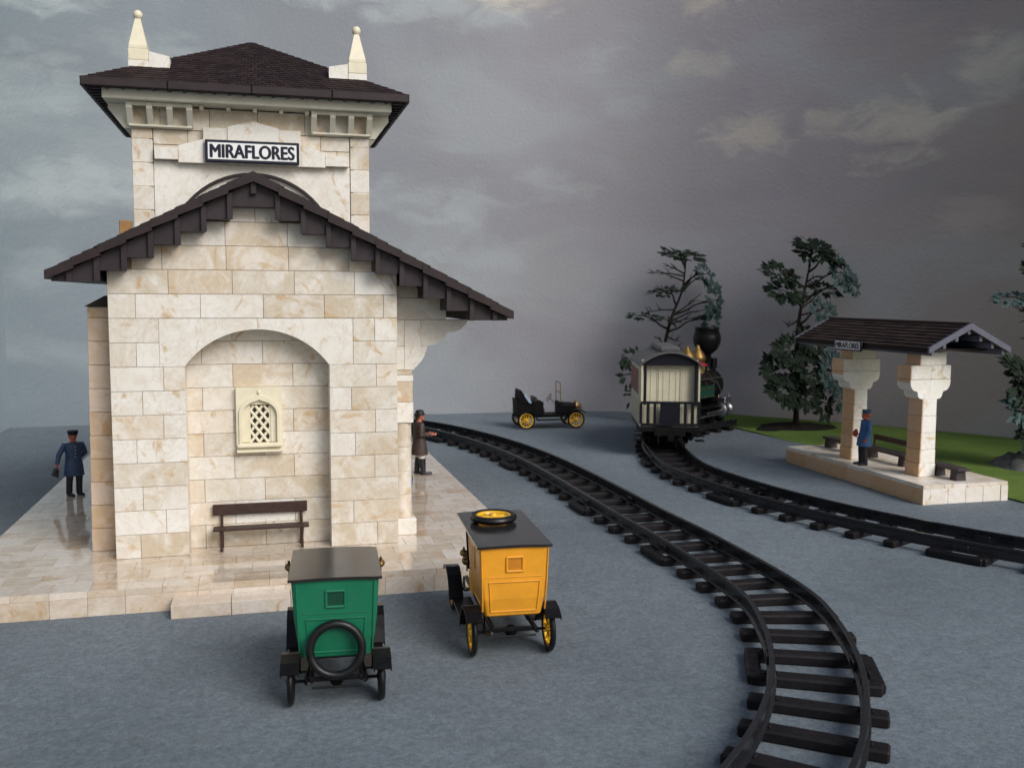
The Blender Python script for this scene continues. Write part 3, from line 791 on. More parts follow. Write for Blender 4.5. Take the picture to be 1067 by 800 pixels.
def track(name, label, pts, joints, sp=.86, off=0.0):
    root = thing(name, label, 'railway track', (pts[len(pts)//2][0], pts[len(pts)//2][1], 0), 0, 'railway tracks')
    L = root.location
    path = catmull(pts, .25); path = [(p[0]-L.x, p[1]-L.y) for p in path]
    for s_ in (-1, 1):
        mb = MB(); mb.sweep(path, [(l+s_*GA/2, z) for (l, z) in PROF]); mb.build('rail', M['rail'], root)
    ties = resample(path, sp, off+.2)
    for (p, a) in ties:
        mb = MB(); Mx = T(p[0], p[1], 0) @ RZ(a)
        mb.box(-.13, .13, -.83, .83, .002, .145, .025, None, Mx)
        for s_ in (-1, 1):
            for q in (-1, 1): mb.box(-.05, .05, s_*GA/2+q*.08-.018, s_*GA/2+q*.08+.018, .14, .17, .012, None, Mx)
        mb.build('sleeper', M['sleeper'], root)
    # sleepers of two lengths of track meet in a pair tied together at both ends
    for (jx, jy) in joints:
        k = min(range(len(ties)-1), key=lambda i: math.dist((ties[i][0][0]+L.x, ties[i][0][1]+L.y), (jx, jy)))
        (p, a), (q, b_) = ties[k], ties[k+1]
        mid = ((p[0]+q[0])/2, (p[1]+q[1])/2); ln = math.dist(p, q)
        Mx = T(mid[0], mid[1], 0) @ RZ((a+b_)/2)
        for s_ in (-1, 1):
            mb = MB(); mb.box(-ln/2-.08, ln/2+.08, s_*.68, s_*.87, .004, .149, .025, None, Mx)
            mb.build('joint_plate', M['track'], root)
            mb = MB(); mb.box(-.16, .16, s_*GA/2-.05, s_*GA/2+.05, .15, .28, .012, None, Mx)
            mb.build('rail_joiner', M['rail'], root)
cA = (-1.72, -2.3); rA = 10.1
pts1 = [(cA[0]+rA*math.cos(R(t)), cA[1]+rA*math.sin(R(t))) for t in range(-80, -4, 10)] + \
       [(8.33, -1.0), (8.25, 1.5), (8.22, 4), (8.17, 6.5), (8.03, 9), (7.70, 11.5), (7.12, 14), (6.2, 16.5), (4.9, 18.5), (3.0, 20.1), (.6, 20.9), (-1.5, 21)]
track('railway_track', 'black toy railway track curving through the foreground and away behind the station', pts1, [(7.2, -7.35), (8.28, -1.6), (8.24, 3.1), (8.0, 9.2), (6.8, 15)], off=.30)
def c2(v): return (28.1-math.sqrt(16.3**2-(v-6)**2), v)
pts2 = [c2(v) for v in (-8, -5.5, -3, -.5, 2, 4.5, 7)] + [(12.40, 9.5), (13.02, 11.5), (13.92, 13.2), (15.25, 14.65), (16.8, 15.65), (17.75, 16.1)]
track('railway_track', 'black toy railway track that carries the train past the shelter at right', pts2, [c2(-2.1), c2(3.4), c2(8.5)], off=.1)

# ------------------------------------------------------------------ motor cars
def wheel(root, x, y, r, w, mt, nsp=12, parent=None, Mx=None):
    """wheel > tyre, rim; axle along x"""
    B = (Mx if Mx is not None else T(x, y, r) @ RY(PI/2))
    t = MB(); R0 = r-w*.55
    t.lathe([(R0+w*.5*math.cos(a)*1.1, w*.5*math.sin(a)) for a in [2*PI*i/10 for i in range(11)]], 28, None, B)
    e = bpy.data.objects.new('wheel', None); C.objects.link(e); e.parent = root; e.empty_display_size = .1
    t.build('tyre', M['tyre'], e)
    s_ = MB(); ri = R0-w*.45
    s_.lathe([(ri-.03, -w*.3), (ri+.015, -w*.34), (ri+.015, w*.34), (ri-.03, w*.3), (ri-.03, -w*.3)], 28, None, B)
    for i in range(nsp):
        a = 2*PI*i/nsp
        s_.tube([(.02*math.cos(a), .02*math.sin(a), 0), (ri*math.cos(a), ri*math.sin(a), 0)], [.017, .012], 6, None, B)
    s_.lathe([(.0, -.06), (.04, -.055), (.06, -.02), (.06, .02), (.04, .055), (0, .06)], 12, None, B)
    s_.build('rim', M[mt], e)
    return e
def fender(root, x0, x1, pts, th=.02):
    mb = MB()
    up = [(p[0], p[1]) for p in pts]; dn_ = [(p[0], p[1]-th) for p in pts[::-1]]
    n = len(pts)
    for i in range(n-1):
        a, b_ = pts[i], pts[i+1]
        mb.prism([a, b_, (b_[0], b_[1]-th), (a[0], a[1]-th)], 'x', x0, x1)
    for s_ in (x0, x1):       # turned-down edge
        for i in range(n-1):
            a, b_ = pts[i], pts[i+1]
            mb.prism([(a[0], a[1]+.002), (b_[0], b_[1]+.002), (b_[0], b_[1]-.045), (a[0], a[1]-.045)], 'x', s_-.008, s_+.008)
    mb.build('fender', M['blackp'], root)
def lamp(root, x, y, z, r=.06, d=1):
    mb = MB(); B = T(x, y, z) @ RX(-PI/2*d)
    mb.lathe([(0, -r*1.1), (r*.5, -r), (r*.9, -.2*r), (r, r*.5), (r*1.08, r*.55), (r*1.05, r*.7), (r*.85, r*.65), (0, r*.6)], 14, None, B)
    mb.lathe([(r*.35, 0), (r*.3, r*1.6), (r*.45, r*1.65), (0, r*1.9)], 10, None, T(x, y, z))
    mb.tube([(x, y, z-r*2.2), (x, y, z)], .012, 6)
    return mb.build('headlamp', M['brass'], root)
def chassis(root, WB, rw, ww, tw_, mt, wheels=True):
    """frame, axles, springs, four wheels, four fenders, running boards"""
    hx = tw_/2
    fr = MB()
    for s_ in (-1, 1):
        fr.box(s_*.30-.025, s_*.30+.025, -.30, WB+.25, rw+.08, rw+.15, .008)
        for yy in (0, WB):      # leaf springs
            fr.tube([(s_*.33, yy-.34, rw+.10), (s_*.36, yy-.15, rw+.02), (s_*.37, yy, rw-.01), (s_*.36, yy+.15, rw+.02), (s_*.33, yy+.34, rw+.10)], [.018, .024, .034, .024, .018], 6)
    for yy in (-.25, .5, 1.2, WB): fr.box(-.30, .30, yy-.02, yy+.02, rw+.09, rw+.14, .005)
    fr.tube([(-.30, -.34, rw+.04), (.30, -.34, rw+.04)], .016, 8)
    fr.build('frame', M['blackp'], root)
    for yy in (0, WB):
        ax = MB(); ax.tube([(-hx, yy, rw), (hx, yy, rw)], .022, 8)
        if yy == 0: ax.ell((0, 0, rw), (.09, .1, .085))
        ax.build('axle', M['blackm'], root)
    for s_ in (-1, 1):
        for yy in (0, WB): wheel(root, s_*hx, yy, rw, ww, mt)
        x0, x1 = sorted((s_*(hx-.10), s_*(hx+.11)))
        t = rw*2+.03
        fender(root, x0, x1, [(-.30, t-.10), (-.16, t-.02), (.05, t+.02), (.24, t-.03), (.36, t-.20), (.44, t-.36)])
        fender(root, x0, x1, [(WB-.46, t-.36), (WB-.34, t-.20), (WB-.22, t-.05), (WB-.02, t+.03), (WB+.22, t+.0), (WB+.36, t-.07)])
        rb = MB(); rb.box(min(s_*.33, s_*(hx+.08)), max(s_*.33, s_*(hx+.08)), .42, WB-.44, t-.385, t-.355, .006); rb.build('running_board', M['blackp'], root)
def bonnet(root, y0, y1, mat, rz):
    mb = MB()
    prof = lambda w, h: [(-w, rz), (-w, rz+h*.72), (-w*.7, rz+h), (w*.7, rz+h), (w, rz+h*.72), (w, rz)]
    A, B = prof(.27, .44), prof(.21, .38)
    V = [(p[0], y0, p[1]) for p in A]+[(p[0], y1, p[1]) for p in B]; n = len(A)
    mb.add(V, [list(range(n))[::-1], list(range(n, 2*n))]+[[i, i+1, n+i+1, n+i] for i in range(n-1)]+[[n-1, 0, n, 2*n-1]])
    mb.build('bonnet', M[mat], root)
    r = MB(); r.prism([(-.22, rz-.05), (-.22, rz+.30), (-.14, rz+.42), (.14, rz+.42), (.22, rz+.30), (.22, rz-.05)], 'y', y1, y1+.07)
    r.lathe([(.035, 0), (.035, .05), (.02, .07), (0, .07)], 10, None, T(0, y1+.035, rz+.42)); r.build('radiator', M['brass'], root)
def closed_car(label, loc, rz, body, window, mt, rw, ww, WB, roof_y, roof_z, spare):
    root = thing('vintage_car', label, 'toy car', loc, rz, 'vintage motor cars')
    ws_ = 1.07 if spare == 'back' else 1.0; tw_ = 1.12; yo = .11 if spare == 'back' else 0
    chassis(root, WB, rw, ww, tw_, mt)
    zb, zt = .60, roof_z-.03
    # rear compartment: narrow waist below, upright above, rounded corners
    secs = [(zb, .37, -.16+yo, .80), (zb+.03, .40, -.205+yo, .82), (zb+.28, .445, -.26+yo, .84), (zb+.55, .475, -.28+yo, .85), (zt, .50, -.295+yo, .85)]; secs = [(a, b_*ws_, c_, d_) for (a, b_, c_, d_) in secs]
    mb = MB(); cr = .05; nseg = 4; V = []; F = []
    def rrect(hw_, y0, y1, z):
        o = []
        for (cx2, cy2, a0) in ((hw_-cr, y1-cr, 0), (-hw_+cr, y1-cr, PI/2), (-hw_+cr, y0+cr, PI), (hw_-cr, y0+cr, 1.5*PI)):
            for i in range(nseg+1):
                a = a0+PI/2*i/nseg; o.append((cx2+cr*math.cos(a), cy2+cr*math.sin(a), z))
        return o
    for (z, hw_, y0, y1) in secs: V += rrect(hw_, y0, y1, z)
    n = 4*(nseg+1)
    for k in range(len(secs)-1):
        for i in range(n): j = (i+1) % n; F.append([k*n+i, k*n+j, (k+1)*n+j, (k+1)*n+i])
    F += [list(range(n))[::-1], list(range((len(secs)-1)*n, len(secs)*n))]
    mb.add(V, F)
    # mouldings on the back: lower panel outline, belt line, corner beads
    def lean(z):
        for k in range(1, len(secs)-1):
            if z <= secs[k+1][0]: break
        t = (z-secs[k][0])/(secs[k+1][0]-secs[k][0]); return secs[k][2]+(secs[k+1][2]-secs[k][2])*t
    def bead(x0, z0, x1, z1, r=.010, B=None):
        (B or mb).tube([(x0+(x1-x0)*i/6, lean(z0+(z1-z0)*i/6)-.004, z0+(z1-z0)*i/6) for i in range(7)], r, 6)
    lo, hi = zb+.09, zb+.53
    bead(-.33, lo, .33, lo); bead(-.36, hi, .36, hi); bead(-.33, lo, -.36, hi); bead(.33, lo, .36, hi)
    bead(-.445, zb+.10, -.475, zt-.02, .012); bead(.445, zb+.10, .475, zt-.02, .012); bead(-.40, zb+.60, .40, zb+.60, .006)
    # doors on both sides
    for s_ in (-1, 1):
        for (ya, yb) in ((.12, .70),):
            for (p, q) in (((ya, zb+.08), (yb, zb+.08)), ((ya, zt-.05), (yb, zt-.05)), ((ya, zb+.08), (ya, zt-.05)), ((yb, zb+.08), (yb, zt-.05))):
                hx = lambda z: .40+(.50-.40)*(z-zb-.03)/(zt-zb-.03)
                mb.tube([(s_*(hx(p[1])+.006), p[0], p[1]), (s_*(hx(q[1])+.006), q[0], q[1])], .009, 6)
    # driver's side panels and scuttle
    mb.box(-.42, -.385, .85, 1.22, zb, zb+.30, .012); mb.box(.385, .42, .85, 1.22, zb, zb+.30, .012); mb.box(-.40, .40, 1.22, 1.27, zb-.05, zb+.46, .012)
    mb.build('body', M[body], root)
    for s_ in (-1, 1):
        sw_ = MB(); sw_.box(s_*.482-.012, s_*.482+.012, .2, .62, zt-.42, zt-.12, .006); sw_.build('side_window', M[window], root)
    wf = MB(); zc_ = zt-.235; wx, wz = .115, .10
    for (a, b_) in (((-wx, -wz), (wx, -wz)), ((wx, -wz), (wx, wz)), ((wx, wz), (-wx, wz)), ((-wx, wz), (-wx, -wz))):
        bead(a[0], zc_+a[1], b_[0], zc_+b_[1], .018, wf)
    wr = wf.build('rear_window', M[body], root)
    p_ = MB(); p_.add([(x_, lean(z_)-.003, z_) for (x_, z_) in ((-wx, zc_-wz), (wx, zc_-wz), (wx, zc_+wz), (-wx, zc_+wz))], [[0, 1, 2, 3]]); p_.build('pane', M[window], wr)
    se = MB(); se.box(-.37, .37, .87, 1.14, zb, zb+.14, .03); se.box(-.37, .37, .855, .93, zb+.1, zb+.45, .03); se.build('seat', M['carseat'], root)
    fl = MB(); fl.box(-.38, .38, .80, 1.24, zb-.06, zb-.02, .005); fl.build('floor', M['blackm'], root)
    bonnet(root, 1.275, WB+.02, body if body != 'green' else 'blackp', rw+.18)
    rf_ = MB(); ra, rb = roof_y
    w0, w1 = .535*ws_, .525*ws_
    n = 10
    for i in range(n):     # gently crowned roof in strips, corners drawn in
        a, b_ = -1+2*i/n, -1+2*(i+1)/n
        za, zb_ = roof_z+.016*(1-a*a), roof_z+.016*(1-b_*b_)
        ca = .02*max(0, abs(a)-.8)/.2; cb = .02*max(0, abs(b_)-.8)/.2
        rf_.add([(a*w0, ra+ca, za), (b_*w0, ra+cb, zb_), (b_*w1, rb-cb, zb_), (a*w1, rb-ca, za), (a*w0, ra+ca, za-.035), (b_*w0, ra+cb, zb_-.035), (b_*w1, rb-cb, zb_-.035), (a*w1, rb-ca, za-.035)],
                [[0, 1, 2, 3], [7, 6, 5, 4], [4, 5, 1, 0], [3, 2, 6, 7]] + ([[0, 3, 7, 4]] if i == 0 else []) + ([[1, 5, 6, 2]] if i == n-1 else []), smooth=False)
    rf_.build('roof', M['roofcar'], root)
    for s_ in (-1, 1):
        po = MB(); po.tube([(s_*.42, 1.24, zb+.3), (s_*.46, 1.24, roof_z)], .018, 6); po.build('roof_post', M['blackp'], root)
        lx, lz = (.62, zb+.80) if spare == 'back' else (.50, zb+.55)
        lamp(root, s_*lx, 1.22, lz, .055)
        ar_ = MB(); ar_.tube([(s_*.45, 1.24, lz-.10), (s_*lx, 1.22, lz-.10)], .013, 6); ar_.build('lamp_bracket', M['blackp'], root); lamp(root, s_*.30, WB+.20, rw+.40, .075)
    swl = MB(); B = T(-.17, 1.05, zb+.50) @ RX(R(60))
    swl.lathe([(.14+.012*math.cos(a), .012*math.sin(a)) for a in [2*PI*i/6 for i in range(7)]], 20, None, B)
    swl.tube([(-.17, 1.05, zb+.5), (-.17, 1.24, zb+.22)], .012, 6); swl.build('steering_wheel', M['blackp'], root)
    if spare == 'roof':
        e = wheel(root, 0, 0, rw+.035, ww*1.25, mt, 12, None, T(-.06, 1.12, roof_z+.085)); e.name = 'spare_wheel'
    else:
        sp_ = MB(); r = .315; B = T(.0, -.38+yo, zb+.17) @ RX(R(84))
        sp_.lathe([(r+.052*math.cos(a), .052*math.sin(a)) for a in [2*PI*i/12 for i in range(13)]], 36, None, B)
        sp_.lathe([(r-.05, .0), (r-.03, .035), (r-.03, -.035), (r-.05, 0)], 30, None, B)
        sp_.build('spare_tyre', M['tyre'], root)
        for q in (-1, 1):
            br = MB(); br.tube([(q*.28, -.2+yo, zb+.05), (q*.25, -.36+yo, zb+.05)], .015, 6); br.build('tyre_bracket', M['blackp'], root)
    return root
closed_car('green vintage car with black roof and spare tyre on its back', (1.06, -5.99, 0), R(-4), 'green', 'greendark', 'blackp', .29, .085, 1.75, (-.22, 1.22), 1.645, 'back')
closed_car('yellow vintage car with black roof and a spare wheel lying on top', (3.60, -4.93, 0), R(-3.5), 'yellow', 'yellowdark', 'spoke', .33, .085, 2.05, (-.33, 1.85), 1.645, 'roof')
# open touring car by the far bend
def open_car(label, loc, rz):
    root = thing('vintage_car', label, 'toy car', loc, rz, 'vintage motor cars')
    WB = 1.97; rw = .345
    chassis(root, WB, rw, .075, 1.15, 'spoke')
    bd = MB()
    for s_ in (-1, 1):
        bd.prism([(-.32, .52), (.62, .50), (.70, .52), (.70, 1.02), (.52, 1.12), (.40, 1.06), (.30, .92), (-.02, .94), (-.34, 1.08)], 'x', s_*.42-.03, s_*.42+.03)
    bd.prism([(-.32, .52), (-.26, .52), (-.28, 1.08), (-.36, 1.16)], 'x', -.42, .42)
    bd.box(-.40, .40, -.30, 1.45, .46, .53, .01); bd.prism([(1.36, .5), (1.44, .5), (1.44, 1.0), (1.36, 1.0)], 'x', -.40, .40)
    bd.build('body', M['blackm'], root)
    se = MB()
    se.box(-.40, .40, -.26, .12, .60, .82, .04); se.build('rear_seat', M['carseat'], root)
    se = MB(); se.box(-.40, .40, .44, .76, .60, .80, .04); se.prism([(.42, .75), (.52, .75), (.44, 1.22), (.36, 1.20)], 'x', -.40, .40)
    se.build('seat', M['carseat'], root)
    hd = MB(); hd.prism([(-.26, 1.06), (-.16, 1.00), (.14, .96), (.12, 1.04), (-.02, 1.26), (-.18, 1.50), (-.24, 1.48)], 'x', -.44, .44); hd.build('folded_hood', M['blackm'], root)
    ls = MB(); ls.prism([(-.07, 1.30), (.12, 1.02), (.22, .98), (.20, 1.08), (-.02, 1.38)], 'x', .445, .47); ls.build('hood_lining', M['paleblue'], root)
    bonnet(root, 1.45, WB+.10, 'blackm', .55)
    ws = MB()
    for s_ in (-1, 1): ws.tube([(s_*.36, 1.40, .98), (s_*.36, 1.38, 1.76)], .018, 6)
    for z in (1.02, 1.38, 1.76): ws.tube([(-.36, 1.39, z), (.36, 1.39, z)], .016, 6)
    ws.build('windscreen_frame', M['brass'], root)
    swl = MB(); B = T(.17, .98, 1.18) @ RX(R(60))
    swl.lathe([(.16+.013*math.cos(a), .013*math.sin(a)) for a in [2*PI*i/6 for i in range(7)]], 20, None, B)
    swl.tube([(.17, .98, 1.18), (.17, 1.38, .78)], .014, 6); swl.build('steering_wheel', M['blackp'], root)
    for s_ in (-1, 1): lamp(root, s_*.30, WB+.22, .80, .075)
    return root
open_car('black open touring car with yellow spoked wheels standing alone near the backdrop', (9.98, 17.75, 0), R(-93))

# ------------------------------------------------------------------ train
def bogie(root, y, name='bogie', w=.5):
    mb = MB()
    for s_ in (-1, 1):
        for dy in (-.32, .32):
            B = T(s_*GA/2, y+dy, .42+.19) @ RY(PI/2)
            mb.lathe([(.0, -.05), (.12, -.05), (.13, -.02), (.19, -.02), (.19, .04), (.22, .045), (.22, .06), (0, .06)] if s_ > 0 else [(.0, -.06), (.22, -.06), (.22, -.045), (.19, -.04), (.19, .02), (.13, .02), (.12, .05), (0, .05)], 18, None, B)
        mb.box(s_*.68-.04, s_*.68+.04, y-.5, y+.5, .56, .70, .02)
        for dy in (-.32, .32): mb.box(s_*.72-.05, s_*.72+.05, y+dy-.09, y+dy+.09, .50, .74, .02)
    mb.box(-.6, .6, y-.1, y+.1, .60, .78, .02)
    for dy in (-.32, .32): mb.tube([(-.62, y+dy, .61), (.62, y+dy, .61)], .03, 8)
    mb.build(name, M['blackm'], root)
def carriage(loc, rz):
    root = thing('passenger_carriage', 'cream carriage with grey roof and open end balcony at the back of the train', 'railway carriage', loc, rz)
    W, L0, L1, zf, zs = .92, .0, 3.5, .98, 2.93
    fr = MB(); fr.box(-W, W, 0, L1, .82, zf, .015); fr.box(-.5, .5, -.04, .0, .70, .95, .01)
    for s_ in (-1, 1):
        for i in range(3): fr.box(s_*.98-.14, s_*.98+.14, .12, .42, .52+.16*i-.015, .52+.16*i+.015, .005)
    fr.build('underframe', M['blackp'], root)
    bogie(root, .75); bogie(root, 2.75)
    bd = MB()
    for s_ in (-1, 1):
        bd.box(s_*W-.02, s_*W+.02, .20, L1, zf, zs, .004)
        for i in range(9): bd.box(s_*(W+.022)-.004, s_*(W+.022)+.004, .62+i*.36, .62+i*.36+.03, zf+.02, 1.75, .002)
        bd.box(s_*(W+.026)-.008, s_*(W+.026)+.008, .62, L1, 1.75, 1.81, .004)
        # cream corner boards of the balcony end
        bd.box(s_*.90-.028, s_*.90+.028, .02, .19, zf+.68, zs, .004)
    bd.box(-W+.03, W-.03, L1-.04, L1, zf, zs, .004)
    bw = bd.build('body', M['creamcar'], root)
    ew = MB(); ew.box(-W+.03, W-.03, .24, .28, zf, 3.1, .004)
    for i in range(9): ew.box(-.80+i*.2-.012, -.80+i*.2+.012, .225, .24, zf, 3.05, .004)
    ew.box(-.36, -.33, .215, .24, zf, 2.75, .004); ew.box(.33, .36, .215, .24, zf, 2.75, .004); ew.box(-.36, .36, .215, .24, 2.75, 2.79, .004)
    ew.build('end_wall', M['creamcar'], root)
    for s_ in (-1, 1):
        for i in range(3):
            wi = MB(); wi.box(s_*(W+.028)-.01, s_*(W+.028)+.01, .80+i*.92, .80+i*.92+.78, 1.95, 2.75, .01); wi.build('side_window', M['redbrown'], root)
    def arcz(x, W_=1.0, rise=.42): return 2.96+rise*(1-(x/W_)**2)
    rf_ = MB(); n = 16
    for i in range(n):
        a, b_ = -1+2*i/n, -1+2*(i+1)/n
        rf_.prism([(a, arcz(a)), (b_, arcz(b_)), (b_, arcz(b_)-.05), (a, arcz(a)-.05)], 'y', -.12, L1+.1)
    rf_.box(-.32, .32, .35, L1-.25, 3.34, 3.52, .05)
    rf_.build('roof', M['roofgrey'], root)
    # dark end frame: posts, curved head, railing
    ef = MB()
    for s_ in (-1, 1): ef.box(s_*.80-.045, s_*.80+.045, .0, .08, zf+.7, 2.98, .01)
    for i in range(n):
        a, b_ = -.84+1.68*i/n, -.84+1.68*(i+1)/n
        ef.prism([(a, arcz(a)-.055), (b_, arcz(b_)-.055), (b_, 2.94), (a, 2.94)], 'y', .0, .09)
    ef.build('end_frame', M['iron'], root)
    rl = MB()
    rl.box(-.93, .93, -.03, .03, 1.72, 1.80, .01); rl.box(-.93, .93, -.03, .03, 1.02, 1.10, .01); rl.box(-.26, .26, -.025, .025, 1.10, 1.72, .006)
    for xx in (-.92, -.70, -.48, -.27, .27, .48, .70, .92): rl.box(xx-.045, xx+.045, -.024, .024, 1.09, 1.73, .02)
    rl.build('railing', M['iron'], root)
    cp_ = MB(); cp_.tube([(0, .1, .66), (0, -.25, .66)], .06, 8); cp_.box(-.11, .11, -.34, -.22, .56, .76, .02)
    for s_ in (-1, 1): cp_.tube([(s_*.35, 0, .75), (s_*.38, -.1, .6), (s_*.36, -.12, .45)], .025, 6)
    cp_.build('coupling', M['blackm'], root)
    return root
carriage((12.66, 9.95, 0), R(-17))
def loco(loc, rz):
    root = thing('steam_locomotive', 'black and green steam locomotive with balloon chimney and brass domes leading the train', 'locomotive', loc, rz)
    BA = lambda y, z=1.75: T(0, y, z) @ RX(-PI/2)
    fr = MB(); fr.box(-.62, .62, -1.9, 1.9, .78, .98, .02); fr.box(-.75, .75, 1.75, 1.9, .62, .95, .02)
    fr.build('underframe', M['blackm'], root)
    bo = MB(); bo.lathe([(0, 0), (.52, 0), (.54, .03), (.54, 1.9), (.50, 1.92), (0, 1.92)], 28, None, BA(-.6)); bo.build('boiler', M['blackp'], root)
    for y in (-.2, .45, 1.05):
        x = MB(); x.lathe([(.548, 0), (.548, .05)], 28, None, BA(y)); x.build('boiler_band', M['brass'], root)
    x = MB(); x.lathe([(0, 0), (.57, 0), (.57, .6), (.53, .63), (.3, .66), (.0, .68)], 28, None, BA(1.25)); x.box(-.40, .40, 1.3, 1.8, .98, 1.4, .03); x.build('smokebox', M['blackm'], root)
    ch = MB(); ch.lathe([(.24, 2.2), (.19, 2.32), (.16, 2.45), (.17, 2.92), (.26, 2.97), (.40, 3.10), (.50, 3.30), (.53, 3.48), (.52, 3.60), (.44, 3.86), (.47, 3.88), (.47, 3.94), (.36, 3.95), (.33, 3.80), (0, 3.78)], 24, None, T(0, 1.5, 0)); ch.build('chimney', M['blackp'], root)
    for (y, s_) in ((.75, .92), (-.12, 1.0)):
        d = MB(); d.lathe([(.30*s_, 2.18), (.28*s_, 2.28), (.25*s_, 2.34), (.25*s_, 2.62), (.33*s_, 2.72), (.33*s_, 2.84), (.26*s_, 2.98), (.14*s_, 3.12), (.09*s_, 3.18), (.06, 3.27), (0, 3.30)], 20, None, T(0, y, 0)); d.build('dome', M['brass'], root)
    cab = MB()
    for s_ in (-1, 1):
        cab.box(s_*.80-.025, s_*.80+.025, -1.85, -.6, .98, 1.95, .008)
        for y in (-1.82, -1.22, -.64): cab.box(s_*.80-.025, s_*.80+.025, y-.05, y+.05, 1.95, 2.62, .008)
    cab.box(-.80, .80, -.66, -.6, .98, 2.64, .008)
    cab.build('cab', M['locogreen'], root)
    x = MB()
    for i in range(10):
        a, b_ = -.98+1.96*i/10, -.98+1.96*(i+1)/10; za, zb = 2.66+.20*(1-a*a), 2.66+.20*(1-b_*b_)
        x.prism([(a, za), (b_, zb), (b_, zb-.05), (a, za-.05)], 'y', -2.05, -.45)
    x.build('cab_roof', M['red'], root)
    for s_ in (-1, 1):
        sp = MB(); sp.box(s_*.80-.02, s_*.80+.02, -.58, .55, 1.40, 1.85, .01); sp.build('side_tank', M['locogreen'], root)
        bn = MB(); bn.box(s_*.825-.006, s_*.825+.006, -.56, .53, 1.72, 1.76, .002); bn.box(s_*.825-.006, s_*.825+.006, -.56, .53, 1.45, 1.48, .002); bn.build('tank_stripe', M['brass'], root)
        rb = MB(); rb.box(s_*.70-.20, s_*.70+.20, -.6, 1.75, 1.02, 1.07, .01); rb.build('running_board', M['blackp'], root)
        cy = MB(); B = T(s_*.82, 1.05, .86) @ RX(-PI/2)
        cy.lathe([(0, 0), (.24, 0), (.26, .03), (.26, .1), (.21, .12), (.21, .50), (.26, .52), (.26, .60), (.23, .63), (.1, .66), (0, .68)], 20, None, B)
        cy.box(s_*.82-.17, s_*.82+.17, 1.12, 1.66, 1.08, 1.34, .03); cy.build('cylinder', M['silver'], root)
        ro = MB(); ro.box(s_*.86-.02, s_*.86+.02, -1.1, 1.1, .70, .77, .01); ro.box(s_*.91-.02, s_*.91+.02, -.2, 1.06, .82, .88, .01); ro.tube([(s_*.62, .3, 2.1), (s_*.75, .9, 1.9), (s_*.8, 1.3, 1.4)], .025, 6)
        ro.tube([(s_*.56, -.5, 2.05), (s_*.56, 1.7, 2.05)], .022, 6); ro.build('rod', M['silver'], root)
        for y in (-1.1, -.2, .7):
            wh = MB(); B = T(s_*.62, y, .42+.34) @ RY(PI/2)
            wh.lathe([(.26, -.05), (.34, -.05), (.34, .05), (.26, .05), (.26, -.05)], 22, None, B)
            for k in range(10):
                a = 2*PI*k/10; wh.tube([(0, 0, 0), (.28*math.cos(a), .28*math.sin(a), 0)], .022, 6, None, B)
            wh.lathe([(0, -.07), (.08, -.07), (.08, .07), (0, .07)], 12, None, B); wh.build('wheel', M['blackm'], root)
        pw = MB(); B = T(s_*.57, 1.45, .42+.17) @ RY(PI/2); pw.lathe([(0, -.05), (.17, -.05), (.17, .05), (0, .05)], 18, None, B); pw.build('leading_wheel', M['blackm'], root)
    hl = MB(); hl.box(-.2, .2, 1.72, 2.05, 2.35, 2.75, .03); hl.box(-.16, .16, 1.70, 2.0, 2.2, 2.35, .02); hl.lathe([(.17, 0), (.17, .05), (.12, .06), (0, .03)], 18, None, BA(2.04, 2.55)); hl.build('headlamp', M['blackp'], root)
    be = MB(); be.lathe([(.12, 2.42), (.1, 2.46), (.07, 2.56), (.03, 2.62), (0, 2.63)], 14, None, T(0, 1.02, 0)); be.tube([(-.14, 1.02, 2.25), (-.14, 1.02, 2.6), (0, 1.02, 2.66), (.14, 1.02, 2.6), (.14, 1.02, 2.25)], .02, 6); be.build('bell', M['brass'], root)
    cc = MB()
    for i in range(9):
        xx = -.64+i*.16; cc.tube([(xx, 1.92, .86), (xx*.55, 2.45-.25*abs(xx), .28)], .03, 6)
    cc.tube([(-.66, 1.93, .86), (.66, 1.93, .86)], .04, 6); cc.tube([(-.36, 2.28, .27), (0, 2.47, .27), (.36, 2.28, .27)], .035, 6); cc.build('cowcatcher', M['blackm'], root)
    gp = MB(); 
    for s_ in (-1, 1):
        gp.tube([(s_*.82, 1.78, .95), (s_*.82, 1.86, 1.2), (s_*.78, 1.86, 1.45)], .02, 6); gp.tube([(s_*.6, 1.88, .95), (s_*.25, 1.80, 1.5)], .02, 6)
        gp.lathe([(.09, 0), (.09, .04), (.06, .05), (0, .03)], 12, None, BA(1.9, 1.1) @ T(s_*.6, 0, 0))
    gp.build('handrail', M['silver'], root)
    return root
loco((15.52, 14.78, 0), R(-52))

